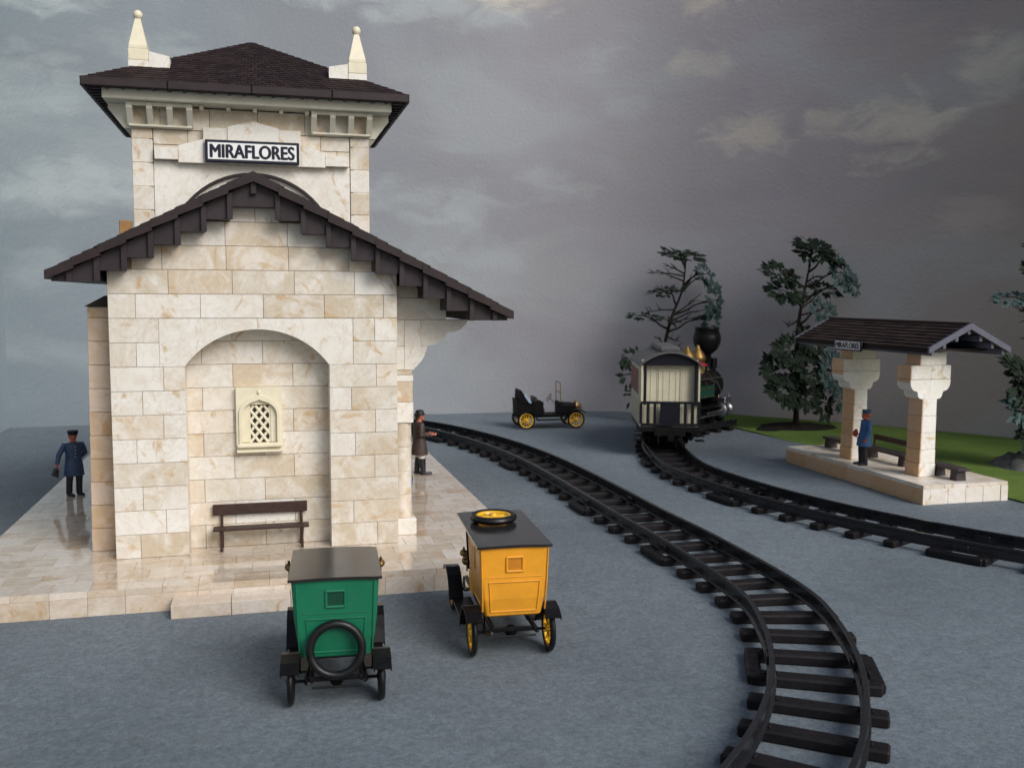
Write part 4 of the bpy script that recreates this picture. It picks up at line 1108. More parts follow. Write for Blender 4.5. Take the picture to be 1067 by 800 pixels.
# ------------------------------------------------------------------ shelter across the tracks
SX0, SX1, SV0, SV1, SH = 15.93, 18.42, 2.08, 8.45, .49
ip = thing('island_platform', 'low pale stone platform under the open shelter at right', 'platform', ((SX0+SX1)/2, (SV0+SV1)/2, 0))
x = MB(); Lx, Ly = (SX1-SX0)/2, (SV1-SV0)/2
yy = -Ly; r_ = 0
while yy < Ly-.01:
    y1 = min(yy+.63, Ly); xx = -Lx-(.31 if r_ % 2 else 0)
    while xx < Lx-.01:
        a, b_ = max(-Lx, xx), min(xx+.63, Lx)
        if b_-a > .01: x.box(a+.0015, b_-.0015, yy+.0015, y1-.0015, SH-.1, SH-rnd.uniform(0, .0015), .004, (rnd.random(), rnd.random()*.8, 0))
        xx += .63
    yy = y1; r_ += 1
for i in range(6):
    w = Ly*2/6
    x.box(-Lx-.006, -Lx+.2, -Ly+w*i+.003, -Ly+w*(i+1)-.003, 0, SH-.102, .008, (rnd.random(), rnd.random(), .7)); x.box(Lx-.2, Lx+.006, -Ly+w*i+.003, -Ly+w*(i+1)-.003, 0, SH-.102, .008)  # left risers carry the painted warm bounced light too
for i in range(4):
    w = (Lx*2-.42)/4
    for s_ in (-1, 1):
        ya, yb = sorted((s_*(Ly+.006), s_*(Ly-.2))); x.box(-Lx+.203+w*i, -Lx+.203+w*(i+1)-.004, ya, yb, 0, SH-.102, .008, (.9, .1, 0))
x.box(-Lx-.0055, -Lx+.2, -Ly-.006, -Ly-.001, 0, SH-.102, .001, (.9, .1, 0)); x.box(Lx-.2, Lx+.005, -Ly-.006, -Ly-.001, 0, SH-.102, .001, (.9, .1, 0))
x.build('paving', M['floor2'] if 'floor2' in M else M['floor'], ip)
x = MB(); x.box(-Lx+.1, Lx-.1, -Ly+.1, Ly-.1, 0, SH-.05, .001); x.build('core', M['mortar'], ip)
sh = thing('platform_shelter', 'open stone shelter with brown gabled roof on two carved pillars', 'shelter', (16.75, 4.6, SH))
for (yc, uc) in ((-1.50, .06), (1.20, -.10)):
    pm = MB(); y0, y1 = yc, yc+.55
    TI = .75
    def blk(x0, x1, z0, z1, e=0.0):
        # front half pale, left flank slab has warm bounced light painted in
        pm.box(uc+x0+.025, uc+x1, y0-e, y1+e, z0+.003, z1-.003, .008, (rnd.uniform(.6, 1), rnd.random()*.6, 0))
        pm.box(uc+x0, uc+x0+.024, y0-e+.002, y1+e-.002, z0+.003, z1-.003, .004, (rnd.random(), rnd.random(), TI))
    zz = 0
    for h, w in ((.34, .25), (.36, .235), (.44, .225), (.44, .22), (.44, .215)):
        blk(-w, w, zz, zz+h); zz += h
    # scalloped capital, in four blocks
    def half_cap(s_):
        return [(0, zz), (s_*.25, zz)] + [(s_*(.25+.12*math.sin(PI/2*i/5)), zz+.16*(1-math.cos(PI/2*i/5))) for i in range(1, 6)] + [(s_*.40, zz+.20)] + \
               [(s_*(.40+.19*math.sin(PI/2*i/5)), zz+.20+.22*(1-math.cos(PI/2*i/5))) for i in range(1, 6)] + [(s_*.60, zz+.50), (0, zz+.50)]
    for s_ in (-1, 1):
        pm.prism([(uc+p[0]+(.002 if s_ > 0 else -.002), p[1]) for p in half_cap(s_)], 'y', y0, y1, (rnd.uniform(.7, 1), .2, 0))
    pm.prism([(uc-.60, zz+.50), (uc-.604, zz+.50), (uc-.604, zz+.42), (uc-.592, zz+.42)], 'y', y0, y1, (.3, .3, TI))
    zz += .505
    blk(-.60, .02, zz, zz+.36); pm.box(uc+.025, uc+.60, y0+.002, y1, zz+.003, zz+.357, .008, (.95, .1, 0)); zz += .36
    blk(-.33, .45, zz, 3.22)
    pm.build('pillar', M['stonew'], sh)
# roof of the shelter
RU, RZ_, EL, EZ, GV0, GV1 = 17.17-16.75, 4.44-SH, 1.17, 3.85-SH, 2.2-4.6, 8.25-4.6
rf = MB()
for sd in (-1, 1):
    a = (RU+sd*EL, GV0 if sd > 0 else GV1, EZ); b_ = (RU+sd*EL, GV1 if sd > 0 else GV0, EZ)
    rf.tiles(a, b_, (RU, a[1], RZ_), (RU, b_[1], RZ_), 8, .42, .03)
    rf.prism([(RU+sd*EL, EZ-.01), (RU, RZ_-.01), (RU, RZ_-.09), (RU+sd*EL, EZ-.10)], 'y', GV0+.02, GV1-.02)
rf.tube([(RU, GV0, RZ_+.01), (RU, GV1, RZ_+.01)], .05, 8)
sro = rf.build('roof', M['tile2'], sh)
for (va, vb) in ((GV0-.05, GV0+.015), (GV1-.015, GV1+.05)):
    for sd in (-1, 1):
        vg = MB(); vg.prism([(RU+sd*(EL+.02), EZ-.11), (RU+sd*(EL+.02), EZ+.03), (RU+sd*.002, RZ_+.045), (RU+sd*.002, RZ_-.11)], 'y', va, vb)
        vg.build('verge_board', M['greypaint'], sro)
for sd in (-1, 0, 1):
    for f in ((.0,) if sd == 0 else (.3, .6, .88)):
        uu = RU+sd*EL*f; zt_ = RZ_-(RZ_-EZ)*f
        tb = MB(); tb.box(uu-.045, uu+.045, GV0+.02, GV1-.02, zt_-.24, zt_-.09, .008); tb.build('purlin', M['greypaint'], sro)
for (a, b_) in ((-1.5, -1.4), (1.75, 1.85)):
    tb = MB(); tb.box(RU-EL+.12, RU+EL-.12, a, b_, EZ-.10, EZ-.02, .006); tb.build('tie_beam', M['brown'], sro)
tb2 = MB(); tb2.box(RU-EL+.1, RU+EL-.1, GV0+.55, GV1-.55, EZ-.085, EZ-.03, .004); tb2.build('ceiling', M['brown'], sro)
s2 = thing('shelter_sign', 'small white name board reading MIRAFLORES on the shelter eave', 'sign', (15.93, 5.43, 3.78))
x = MB(); x.box(-.03, .03, -.62, .62, -.145, .145, .01); x.build('frame', M['brown'], s2)
x = MB(); x.box(-.036, -.02, -.58, .58, -.11, .11, .003); x.build('panel', M['white'], s2)
lettering('MIRAFLORES', 'lettering', M['brown'], s2, 1.08, .15, T(-.0375, 0, 0) @ RZ(-PI/2) @ RX(PI/2), .009, .002)
# shelter benches
def slab_bench(label, loc, rz, L, back):
    t = thing('bench', label, 'bench', loc, rz, 'benches')
    x = MB(); x.box(-L/2, L/2, -.18, .18, .25, .33, .015); x.build('seat', M['greybench'], t)
    for s_ in (-1, 1):
        x = MB(); x.prism([(-.15, 0), (.15, 0), (.12, .25), (-.12, .25)], 'x', s_*(L/2-.20)-.12, s_*(L/2-.20)+.12); x.build('leg', M['greybench'], t)
    if back:
        x = MB(); x.box(-L/2, L/2, .19, .24, .50, .66, .012); x.build('backrest', M['wood'], t)
        for s_ in (-1, 1):
            x = MB(); x.box(s_*(L/2-.06)-.03, s_*(L/2-.06)+.03, .181, .225, .20, .58, .006); x.build('back_post', M['wood'], t)
    return t
slab_bench('low backless bench on the near end of the shelter platform beside the front pillar', (17.27, 2.88, SH), R(90), 1.15, False)
slab_bench('bench with a backrest between the two pillars of the shelter', (17.25, 5.3, SH), R(270), 1.9, True)
slab_bench('low dark bench at the far end of the shelter platform behind the rear pillar', (17.15, 7.5, SH), R(90), 1.3, False)

# ------------------------------------------------------------------ people
def hand(mb, wrist, d, side, up, r=.028):
    """palm, four bent fingers, thumb; d: direction of the fingers, side: towards the thumb, up: back of the hand"""
    d, side, up = Vector(d).normalized(), Vector(side).normalized(), Vector(up).normalized(); w = Vector(wrist)
    mb.tube([w-d*.01, w+d*.03, w+d*.085], [.022, .030, .034], 10, ry=[.018, .018, .016])
    for i, (o, L) in enumerate(((.026, .072), (.009, .082), (-.009, .078), (-.026, .060))):
        b_ = w+d*.08+side*o
        mb.tube([b_, b_+d*L*.45-up*.008, b_+d*L*.75-up*.026, b_+d*L*.85-up*.048], [.0105, .010, .009, .0075], 7)
    b_ = w+d*.03+side*.026
    mb.tube([b_, b_+side*.028+d*.022-up*.01, b_+side*.034+d*.055-up*.02], [.0125, .0115, .009], 7)
def figure(label, loc, rz, height, skin, coat, trouser, shoe, hat, arms, feet, skirt, lean=0.0, head_turn=0.0, beard=None, hatkind='cap', lower=None, collar=None):
    t = thing('person', label, 'person', loc, rz, None); s_ = height/1.80
    t.scale = (s_*1.24, s_*1.24, s_)
    H = lambda z: lean*max(0, z-.9)          # forward lean of the upper body (y)
    # body: one continuous surface
    b = MB()
    hz = 1.635
    HM = T(0, H(1.6)+.015, hz) @ RZ(head_turn)
    b.ell((0, .0, .01), (.080, .098, .118), 18, None, HM); b.ell((0, .03, -.055), (.060, .070, .062), 14, None, HM)
    b.tube([(0, .082, .035), (0, .105, .0), (0, .112, -.022), (0, .09, -.034)], [.012, .016, .021, .012], 8, None, HM)
    for q in (-1, 1):
        b.ell((q*.081, -.005, -.005), (.014, .022, .034), 10, None, HM); b.ell((q*.034, .080, .04), (.026, .018, .012), 8, None, HM)
        b.ell((q*.022, .098, -.024), (.013, .012, .010), 8, None, HM)
    b.ell((0, .086, -.062), (.028, .014, .010), 8, None, HM); b.ell((0, .082, -.095), (.026, .022, .020), 8, None, HM)
    b.tube([(0, H(1.38), 1.36), (0, H(1.5)+.005, 1.58)], [.062, .054], 12)
    b.loft([(0, H(.9), .86, .13, .09), (0, H(1.0), 1.0, .135, .092), (0, H(1.15), 1.15, .13, .09), (0, H(1.32), 1.32, .165, .10), (0, H(1.42), 1.42, .14, .08), (0, H(1.46), 1.46, .07, .06)])
    for i, (el, wr, hd, hs, hu) in enumerate(arms):
        sx = (-1 if i == 0 else 1)
        sho = (sx*.175, H(1.42), 1.41)
        b.tube([(sx*.10, H(1.42), 1.40), sho, tuple((Vector(sho)+Vector(el))/2), el, tuple((Vector(el)+Vector(wr))/2), wr], [.055, .052, .045, .038, .036, .024], 10)
        hand(b, wr, hd, hs, hu)
    for i, (kn, an, toe) in enumerate(feet):
        sx = (-1 if i == 0 else 1)
        b.tube([(sx*.085, H(.9), .92), tuple((Vector((sx*.085, 0, .92))+Vector(kn))/2), kn, tuple((Vector(kn)*.65+Vector(an)*.35)), an], [.085, .075, .055, .055, .036], 12)
        b.tube([an, tuple(Vector(an)*.5+Vector(toe)*.5+Vector((0, 0, -.01))), tuple(Vector(an)*.35+Vector(toe)*.65+Vector((0, 0, -.015)))], [.034, .026, .018], 8)
    b.build('body', M[skin], t, remesh=.0075)
    # clothes
    c = MB()
    zs = skirt
    c.loft([(0, H(.9)+.01, zs, .215, .19), (0, H(.9)+.005, (zs+1.0)/2, .20, .172), (0, H(1.0), 1.02, .172, .137), (0, H(1.15), 1.15, .168, .130), (0, H(1.32), 1.32, .190, .128), (0, H(1.42), 1.43, .165, .105), (0, H(1.47), 1.475, .085, .08)])
    for i, (el, wr, *_r) in enumerate(arms):
        sx = (-1 if i == 0 else 1); sho = (sx*.185, H(1.42), 1.40)
        w2 = Vector(el)*.08+Vector(wr)*.92
        c.tube([(sx*.09, H(1.42), 1.39), sho, tuple((Vector(sho)+Vector(el))/2), el, tuple((Vector(el)+Vector(wr))/2), tuple(w2)], [.07, .07, .064, .058, .052, .047], 12)
    c.build('coat', M[coat], t, remesh=.012)
    if collar:
        q = MB()
        for sx in (-1, 1): q.box(sx*.13-.045, sx*.13+.045, H(1.44)-.05, H(1.44)+.05, 1.462, 1.482, .008)
        q.build('epaulette', M[collar], t)
        for k in range(4):
            q = MB(); q.ell((.0, .128+H(1.3-.08*k), 1.36-.09*k), (.013, .008, .013), 8); q.build('button', M[collar], t)
    tr_ = MB()
    for i, (kn, an, toe) in enumerate(feet):
        sx = (-1 if i == 0 else 1)
        k2 = Vector(kn)
        tr_.tube([(sx*.085, H(.9), .93), tuple((Vector((sx*.085, 0, .92))+k2)/2), kn, tuple(k2*.5+Vector(an)*.5), tuple(Vector(an)-Vector((0, 0, .035)) if lower != 'tall' else k2*.45+Vector(an)*.55)], [.098, .088, .074, .068, .066], 12)
    tr_.ell((0, H(.9), .92), (.13, .085, .10)); tr_.build('trousers', M[trouser], t, remesh=.012)
    for i, (kn, an, toe) in enumerate(feet):
        f = MB(); A = Vector(an); D = Vector(toe)-A; D.z = 0; D.normalize(); sd = Vector((D.y, -D.x, 0))
        f.loft([(A.x, A.y, A.z+.10, .052, .055), (A.x, A.y, A.z, .052, .055), (A.x, A.y, .02, .05, .058)])
        f.tube([A-D*.06+Vector((0, 0, -A.z+.03)), A+D*.05+Vector((0, 0, -A.z+.048)), A+D*.15+Vector((0, 0, -A.z+.036)), A+D*.205+Vector((0, 0, -A.z+.03))], [.035, .047, .045, .028], 10)
        if lower == 'tall':
            k2 = Vector(kn); f.tube([tuple(k2*.92+A*.08), tuple(k2*.5+A*.5), tuple(A)], [.083, .076, .058], 12)
        f.build('boot' if lower == 'tall' else 'shoe', M[shoe], t, remesh=.010)
    # head: eyes, mouth, hair, hat
    e = MB()
    for q in (-1, 1): e.ell((q*.034, .093, .018), (.014, .008, .009), 10, None, HM)
    e.build('eye', M['eye'], t)
    e = MB()
    for q in (-1, 1):
        e.ell((q*.034, .101, .018), (.006, .004, .007), 8, None, HM); e.tube([(q*.016, .098, .042), (q*.034, .101, .048), (q*.054, .088, .042)], .006, 6, None, HM)
    e.tube([(-.026, .095, -.06), (0, .101, -.063), (.026, .095, -.06)], .005, 6, None, HM); e.build('brow', M['hair'], t)
    h = MB(); h.ell((0, -.028, .03), (.088, .088, .105), 16, None, HM); h.ell((0, -.055, -.04), (.070, .055, .06), 12, None, HM); h.build('hair', M['hair' if not beard else beard], t)
    if beard:
        h = MB(); h.ell((0, .062, -.085), (.062, .055, .062), 12, None, HM); h.tube([(-.05, .09, -.052), (0, .115, -.046), (.05, .09, -.052)], [.012, .018, .012], 8, None, HM); h.build('beard', M[beard], t)
    h = MB()
    if hatkind == 'cap':
        h.lathe([(.0, .03), (.100, .045), (.103, .085), (.118, .125), (.112, .152), (.06, .165), (0, .165)], 20, None, HM)
        h.loft([(0, .075, .055, .080, .075), (0, .08, .066, .082, .078)], 18, None, HM)
    else:       # bowler-like helmet
        h.lathe([(.0, .045), (.135, .045), (.135, .055), (.100, .062), (.098, .12), (.070, .165), (0, .178)], 20, None, HM)
    h.build('hat', M[hat], t)
    return t
# left platform: guard in blue, facing the camera, black bag in his right hand
HZ = HP
figure('person in a long blue coat and dark cap holding a black bag', (-4.09, 6.05, HP), R(180+28), 1.54, 'skinred', 'bluecoat', 'darktrouser', 'boot', 'navy',
       [((-.30, .02, 1.16), (-.36, .06, .92), (-.1, 0.05, -1), (.2, 1, 0), (-1, 0, 0))] [0:0] or
       [((.0, 0, 0),)*0 or ((-.27, -.06, 1.14), (-.17, -.13, 1.00), (.8, -.2, -.3), (0, .3, 1), (0, -1, 0)), ((.31, .03, 1.15), (.37, .07, .90), (.08, .05, -1), (-.1, 1, 0), (1, 0, 0))],
       [((-.10, .02, .50), (-.10, -.01, .09), (-.14, .2, .03)), ((.10, .02, .50), (.11, -.02, .09), (.05, .22, .03))], .56, collar='whitecloth')
bg = thing('bag', 'small black bag hanging from the hand of the person in the blue coat', 'bag')
a_ = R(180+28); s_ = 1.54/1.80
def fig_pt(loc, a, s, p): return (loc[0]+1.24*s*(p[0]*math.cos(a)-p[1]*math.sin(a)), loc[1]+1.24*s*(p[0]*math.sin(a)+p[1]*math.cos(a)), loc[2]+s*p[2])
bg.location = fig_pt((-4.09, 6.05, HP), a_, s_, (.385, .085, .795)); bg.rotation_euler = (0, R(-14), a_)
x = MB(); x.prism([(-.13, -.17), (.13, -.17), (.07, .0), (-.07, 0)], 'x', -.04, .04); x.build('body', M['black'], bg)
x = MB(); x.tube([(0, -.05, 0), (0, -.045, .035), (0, 0, .05), (0, .045, .035), (0, .05, 0)], .009, 6); x.build('handle', M['black'], bg)
# right of the station: traveller in brown, facing right, forearms forward
figure('person in brown coat, white trousers and tall black boots beside the station column', (4.16, 6.85, HP), R(-82), 1.70, 'skin', 'browncoat', 'whitecloth', 'boot', 'black',
       [((-.23, -.03, 1.13), (-.14, .22, 1.10), (.15, 1, .1), (.3, 0, 1), (-1, 0, 0)), ((.23, -.03, 1.13), (.13, .24, 1.11), (-.1, 1, .1), (-.3, 0, 1), (1, 0, 0))],
       [((-.09, .02, .50), (-.10, -.03, .09), (-.11, .2, .03)), ((.09, .03, .50), (.10, .06, .09), (.11, .28, .03))], .56, hatkind='helmet', lower='tall')
# shelter: porter in blue with an orange beard, facing the tracks
figure('person in a blue tunic and cap with an orange face, standing on the shelter platform', (16.28, 5.02, SH), R(78), 1.54, 'skinred', 'bluetunic', 'darktrouser', 'boot', 'bluecap',
       [((-.24, -.02, 1.13), (-.22, .06, .88), (.05, .2, -1), (.2, 1, .1), (-1, 0, 0)), ((.24, -.08, 1.14), (.20, .06, .92), (0, .3, -1), (-.2, 1, .1), (1, 0, 0))],
       [((-.09, .03, .50), (-.10, .0, .09), (-.12, .2, .03)), ((.09, .05, .50), (.10, .03, .09), (.12, .25, .03))], .62, lean=-.06, beard='beard')
sk = thing('sack', 'small red bundle held in front of the person in the blue tunic', 'bundle', fig_pt((16.28, 5.02, SH), R(78), 1.54/1.8, (.14, .19, 1.0)))
x = MB(); x.ell((0, 0, 0), (.07, .09, .10)); x.ell((.02, .0, .08), (.04, .05, .05)); x.build('bundle', M['redcloth'], sk, remesh=.012)
# little blue item at the foot of the column
bl = thing('bucket', 'small bright blue bucket peeping out behind the round station column', 'bucket', (3.60, 5.05, HP))
x = MB(); x.lathe([(0, 0), (.09, 0), (.12, .22), (.125, .225), (.115, .225), (.088, .02), (0, .02)], 18); x.build('body', M['blueitem'], bl)
x = MB(); x.tube([(.12, 0, .22), (.1, 0, .30), (0, 0, .34), (-.1, 0, .30), (-.12, 0, .22)], .008, 6); x.build('handle', M['blackm'], bl)

# ------------------------------------------------------------------ trees
def leaf_pad(mb, c, rx, ry, tilt, n, ln, rr, hgt=.10):
    """a fan of blade leaves lying in one tilted plane"""
    Mx = T(*c) @ RZ(tilt[2]) @ RX(tilt[0]) @ RY(tilt[1])
    for i in range(n):
        a = rr.uniform(0, 2*PI); q = math.sqrt(rr.random())
        if rr.random() < .15: q = rr.uniform(.8, 1.12)
        px, py, pz = rx*q*math.cos(a), ry*q*math.sin(a), rr.uniform(-hgt, hgt)*(1-.6*q)
        d = a+rr.uniform(-.7, .7); l = ln*rr.uniform(.6, 1.25); w = l*rr.uniform(.20, .31)
        up = rr.uniform(-.35, .25)
        dx, dy = math.cos(d), math.sin(d); sx, sy = -dy, dx; tw_ = rr.uniform(-.4, .4)
        V = [(px, py, pz), (px+dx*l*.45+sx*w, py+dy*l*.45+sy*w, pz+up*l*.45+tw_*w), (px+dx*l, py+dy*l, pz+up*l), (px+dx*l*.45-sx*w, py+dy*l*.45-sy*w, pz+up*l*.45-tw_*w)]
        mb.add(V, [[0, 1, 2, 3]], (rr.random(), rr.random(), 0), Mx)
def tree(label, base, trunk, pads, twigs, rootkind, seed):
    rr = random.Random(seed)
    t = thing('pine_tree', label, 'tree', base, 0, 'toy pine trees')
    tk = MB(); n = len(trunk)
    tp = [Vector(p) for p in trunk]
    tk.tube(catm3(tp, 5), [ .115*(1-.80*i/(5*(n-1))) for i in range(5*(n-1)+1)], 10)
    def near(z):
        for i in range(n-1):
            if tp[i].z <= z <= tp[i+1].z: return tp[i].lerp(tp[i+1], (z-tp[i].z)/(tp[i+1].z-tp[i].z))
        return tp[-1] if z > tp[-1].z else tp[0]
    for (c, rx, ry, tilt, nn, lit) in pads:
        c = Vector(c); s_ = near(c.z-.55*(1 if c.z > 3 else .35)); mid = s_.lerp(c, .55)+Vector((rr.uniform(-.1, .1), rr.uniform(-.1, .1), .14))
        tk.tube(catm3([s_, s_.lerp(mid, .5)+Vector((0, 0, -.06)), mid, c], 4), [.055-.0032*i for i in range(13)], 7)
        for k in range(3):
            a = rr.uniform(0, 2*PI); e = c+Vector((rx*.7*math.cos(a), ry*.7*math.sin(a), rr.uniform(-.05, .1))); tk.tube([mid, mid.lerp(e, .5)+Vector((0, 0, .07)), e], [.03, .02, .01], 5)
    for (z, dx, dy, dz) in twigs:       # bare branching twigs
        s_ = near(z); e = s_+Vector((dx, dy, dz)); m_ = s_.lerp(e, .5)+Vector((0, 0, rr.uniform(-.08, .12)))
        tk.tube(catm3([s_, m_, e], 4), [.042-.004*i for i in range(9)], 6)
        for k in range(5):
            f = rr.uniform(.3, .95); p = s_.lerp(m_, f*2) if f < .5 else m_.lerp(e, f*2-1)
            q = p+Vector((dx, dy, 0)).normalized()*rr.uniform(.1, .3)+Vector((rr.uniform(-.15, .15), rr.uniform(-.15, .15), rr.uniform(-.12, .3)))
            tk.tube([p, p.lerp(q, .5)+Vector((0, 0, .03)), q], [.02, .015, .007], 5)
    tk.build('trunk', M['bark'], t)
    cr = MB()
    for (c, rx, ry, tilt, nn, lit) in pads:
        k0 = len(cr.f)
        leaf_pad(cr, c, rx*.88, ry*.88, (tilt[0]+.25, tilt[1], tilt[2]), int(nn*(.9 if seed != 5 else .62)), .34, rr, .05)
        if lit:
            for i in range(k0, len(cr.f)): cr.m[i] = 1
    cr.build('crown', [M['leaf'], M['leaflit']], t)
    rb = MB(); V = []; F = []; na, nr = 26, 7
    RXk, RYk, Hk = rootkind[1:]
    for i in range(nr+1):
        q = i/nr
        for k in range(na):
            a = 2*PI*k/na; r = q*(1+.16*math.sin(a*3+seed)+rr.uniform(-.06, .06))
            V.append((RXk*r*math.cos(a), RYk*r*math.sin(a), Hk*(1-q*q)*(1+rr.uniform(-.3, .3))+(.0 if i < nr else -.05)))
    for i in range(nr):
        for k in range(na): j = (k+1) % na; F.append([i*na+k, (i+1)*na+k, (i+1)*na+j, i*na+j])
    rb.add(V, F, smooth=True); rb.build('root_base', M[rootkind[0]], t)
    return t
def catm3(P, n):
    out = []; P = [Vector(p) for p in P]
    for i in range(len(P)-1):
        p0, p1, p2, p3 = P[max(i-1, 0)], P[i], P[i+1], P[min(i+2, len(P)-1)]
        for k in range(n):
            t = k/n
            out.append(.5*((2*p1)+(-p0+p2)*t+(2*p0-5*p1+4*p2-p3)*t*t+(-p0+3*p1-3*p2+p3)*t**3))
    out.append(P[-1]); return out
# tree left of the shelter
tree('tall dark pine with dense top and full lower branches left of the shelter roof', (20.15, 14.9, .06),
     [(0, 0, 0), (-.02, 0, 1.5), (-.05, .05, 3.2), (.02, 0, 4.4), (.25, 0, 5.6), (.55, .1, 6.9)],
     [((.62, .1, 7.0), .85, .6, (.25, .1, 0), 190, 0), ((.35, -.2, 6.75), .6, .5, (.3, -.2, 0), 110, 0), ((1.2, -.2, 6.55), .55, .45, (.35, .3, 0), 90, 0), ((-.95, -.1, 5.95), .72, .55, (.4, .15, 0), 150, 0), ((-.75, -.3, 5.25), .72, .55, (.5, -.1, 0), 150, 0),
      ((1.55, -.3, 6.0), .62, .5, (.9, .35, 0), 90, 1), ((2.0, -.3, 5.55), .5, .35, (.8, .4, 0), 60, 1), ((1.2, .2, 5.35), .75, .4, (.3, .2, 0), 80, 0), ((.75, -.4, 4.55), .55, .3, (1.0, .3, 0), 60, 1),
      ((-.55, -.5, 3.05), .75, .5, (.9, .0, 0), 170, 0), ((.35, -.3, 3.4), .6, .5, (.7, .3, 0), 110, 0), ((-.85, -.3, 2.3), .85, .6, (.7, 0, 0), 190, 0), ((.15, -.6, 2.4), .7, .6, (.9, .2, 0), 150, 0), ((-.75, -.5, 1.5), .85, .6, (.7, .1, 0), 190, 0), ((-.1, -.7, 1.35), .6, .5, (.8, -.1, 0), 110, 0),
      ((1.15, -.6, 2.2), .55, .8, (1.1, .3, 0), 150, 1), ((1.55, -.5, 1.5), .5, .8, (1.1, .5, 0), 130, 1), ((.95, -.4, 1.0), .3, .75, (1.2, .2, 0), 80, 0)],
     [(4.6, .7, -.1, .6), (4.9, -.6, 0, .5), (4.2, -.45, .1, -.3), (4.35, .9, 0, .15), (5.6, .8, .1, .2)], ('soil', 1.9, 1.3, .16), 3)
# thin tree behind the train
tree('sparse bare-branched pine with flat leaf pads behind the train', (16.31, 19.0, .05),
     [(0, 0, 0), (.03, 0, 1.6), (.08, 0, 2.9), (.35, .0, 4.1), (.85, .05, 5.3), (1.0, .05, 6.5)],
     [((.85, 0, 6.75), .85, .5, (.2, .05, 0), 150, 0), ((.35, 0, 6.85), .45, .3, (.2, 0, 0), 50, 0), ((1.75, -.2, 6.0), .7, .35, (.9, .6, 0), 110, 1), ((2.15, -.3, 4.85), .38, .8, (1.2, .4, 0), 130, 1), ((2.05, -.2, 4.15), .22, .6, (1.2, -.3, 0), 50, 1),
      ((.0, -.1, 5.25), .75, .3, (.15, -.18, 0), 55, 0), ((-.9, -.1, 4.25), .75, .25, (.1, .05, 0), 50, 0), ((.1, -.1, 4.1), .6, .25, (.1, .1, 0), 45, 0),
      ((-1.35, -.3, 2.5), .5, .4, (.8, 0, 0), 60, 0), ((-1.5, -.3, 1.8), .45, .5, (1.0, 0, 0), 60, 0), ((-1.35, -.3, 1.0), .35, .5, (1.1, 0, 0), 40, 0)],
     [(5.7, -1.2, 0, .45), (5.9, -1.5, .1, .1), (5.3, -1.3, 0, .1), (4.5, -1.3, -.1, -.1), (3.9, 1.3, .1, .3), (4.3, 1.2, -.1, .9), (4.0, 1.5, 0, .5), (3.4, .6, 0, -.2), (3.0, -.3, 0, .4), (2.8, .7, 0, .2), (5.5, .9, 0, .6), (5.2, 1.0, 0, .75), (6.0, -.9, 0, .35)],
     ('soil', 1.0, .8, .12), 5)
# tree at the right edge on a grey rock
tree('tree on a grey rock at the right edge of the lawn', (22.25, 5.6, .06),
     [(0, 0, 0), (.0, 0, 1.4), (.12, 0, 2.9), (.08, 0, 4.2), (.25, 0, 5.4), (.4, 0, 6.4)],
     [((-.1, -.2, 5.75), .55, .3, (.5, .1, 0), 70, 0), ((-.75, -.1, 5.05), .75, .22, (.25, -.1, 0), 55, 1), ((.5, 0, 6.4), .8, .5, (.3, .1, 0), 120, 0), ((.9, 0, 5.4), .7, .5, (.5, .2, 0), 90, 1), ((-.5, -.2, 3.0), .65, .4, (.5, .2, 0), 110, 0), ((-.35, -.3, 2.5), .7, .6, (.9, .1, 0), 150, 0), ((-.45, -.4, 1.9), .5, .6, (1.0, 0, 0), 130, 1), ((-.25, -.5, 1.2), .5, .6, (1.1, 0, 0), 120, 0),
      ((.5, -.3, 2.3), .7, .6, (.9, 0, 0), 140, 0), ((.5, -.4, 1.3), .6, .6, (1, 0, 0), 110, 0)],
     [(4.4, -.8, 0, .45), (4.2, -.55, 0, .5), (4.6, -.4, 0, .3), (3.9, .5, 0, .4), (3.3, -.25, 0, .6)], ('rock', 1.15, .9, .42), 8)

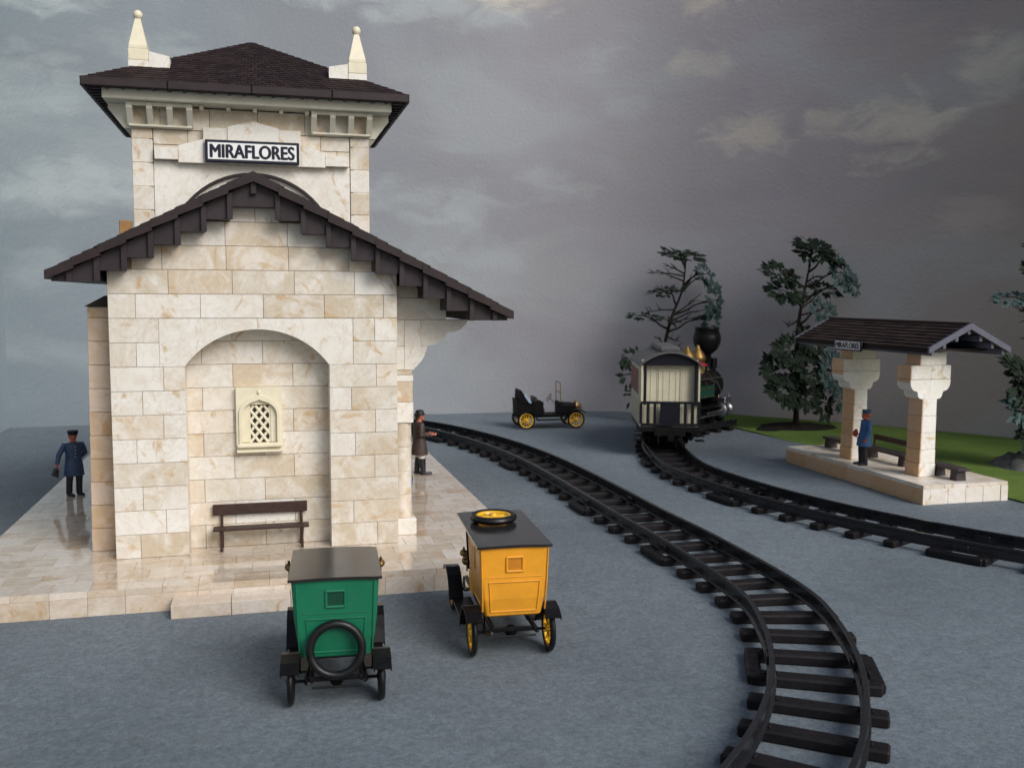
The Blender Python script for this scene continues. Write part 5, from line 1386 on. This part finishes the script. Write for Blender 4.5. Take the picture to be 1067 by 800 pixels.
# ------------------------------------------------------------------ camera, light
yaw, pitch, roll = .2551, .0920, .0046
fwd = Vector((math.sin(yaw), math.cos(yaw), 0)); right = Vector((math.cos(yaw), -math.sin(yaw), 0))
cf = fwd*math.cos(pitch)+Vector((0, 0, -math.sin(pitch))); cu = fwd*math.sin(pitch)+Vector((0, 0, math.cos(pitch)))
r2 = right*math.cos(roll)+cu*math.sin(roll); u2 = cu*math.cos(roll)-right*math.sin(roll)
X0, Y0 = -4.7316, 17.1581
cu_, cv2 = -X0*math.cos(yaw)-Y0*math.sin(yaw), X0*math.sin(yaw)-Y0*math.cos(yaw)
cam = bpy.data.cameras.new('camera'); co_ = bpy.data.objects.new('camera', cam); C.objects.link(co_)
cam.sensor_width = 36; cam.sensor_fit = 'HORIZONTAL'; cam.lens = 993.86/1067*36
cam.dof.use_dof = True; cam.dof.focus_distance = 16.5; cam.dof.aperture_fstop = 1.0
cam.clip_start = .1; cam.clip_end = 500
mw = Matrix.Identity(4)
for i in range(3):
    mw[i][0] = r2[i]; mw[i][1] = u2[i]; mw[i][2] = -cf[i]
mw[0][3], mw[1][3], mw[2][3] = cu_, cv2, 5.1
co_.matrix_world = mw
scene.camera = co_

SUN_AZ, SUN_EL, SUN_E, SKY_E = 30, 37, 2.4, .105     # azimuth to the right of the facade normal
sd_ = Vector((math.sin(R(SUN_AZ))*math.cos(R(SUN_EL)), -math.cos(R(SUN_AZ))*math.cos(R(SUN_EL)), math.sin(R(SUN_EL))))
sl = bpy.data.lights.new('sun', 'SUN'); sl.energy = SUN_E; sl.angle = R(34); sl.color = (1, .99, .975)
so = bpy.data.objects.new('sun', sl); C.objects.link(so); so.rotation_euler = sd_.to_track_quat('Z', 'Y').to_euler()
so.location = (10, -20, 20)
w = bpy.data.worlds.new('World'); scene.world = w; w.use_nodes = True
nt = w.node_tree; bgn = nt.nodes['Background']
sky = nt.nodes.new('ShaderNodeTexSky'); sky.sky_type = 'NISHITA'; sky.sun_disc = False
sky.sun_elevation = R(SUN_EL); sky.sun_rotation = math.atan2(sd_.x, sd_.y); sky.air_density = 1.0; sky.dust_density = 2.5
nt.links.new(sky.outputs[0], bgn.inputs[0]); bgn.inputs[1].default_value = SKY_E
scene.view_settings.view_transform = 'Standard'; scene.view_settings.look = 'None'; scene.view_settings.exposure = 0; scene.view_settings.gamma = 1
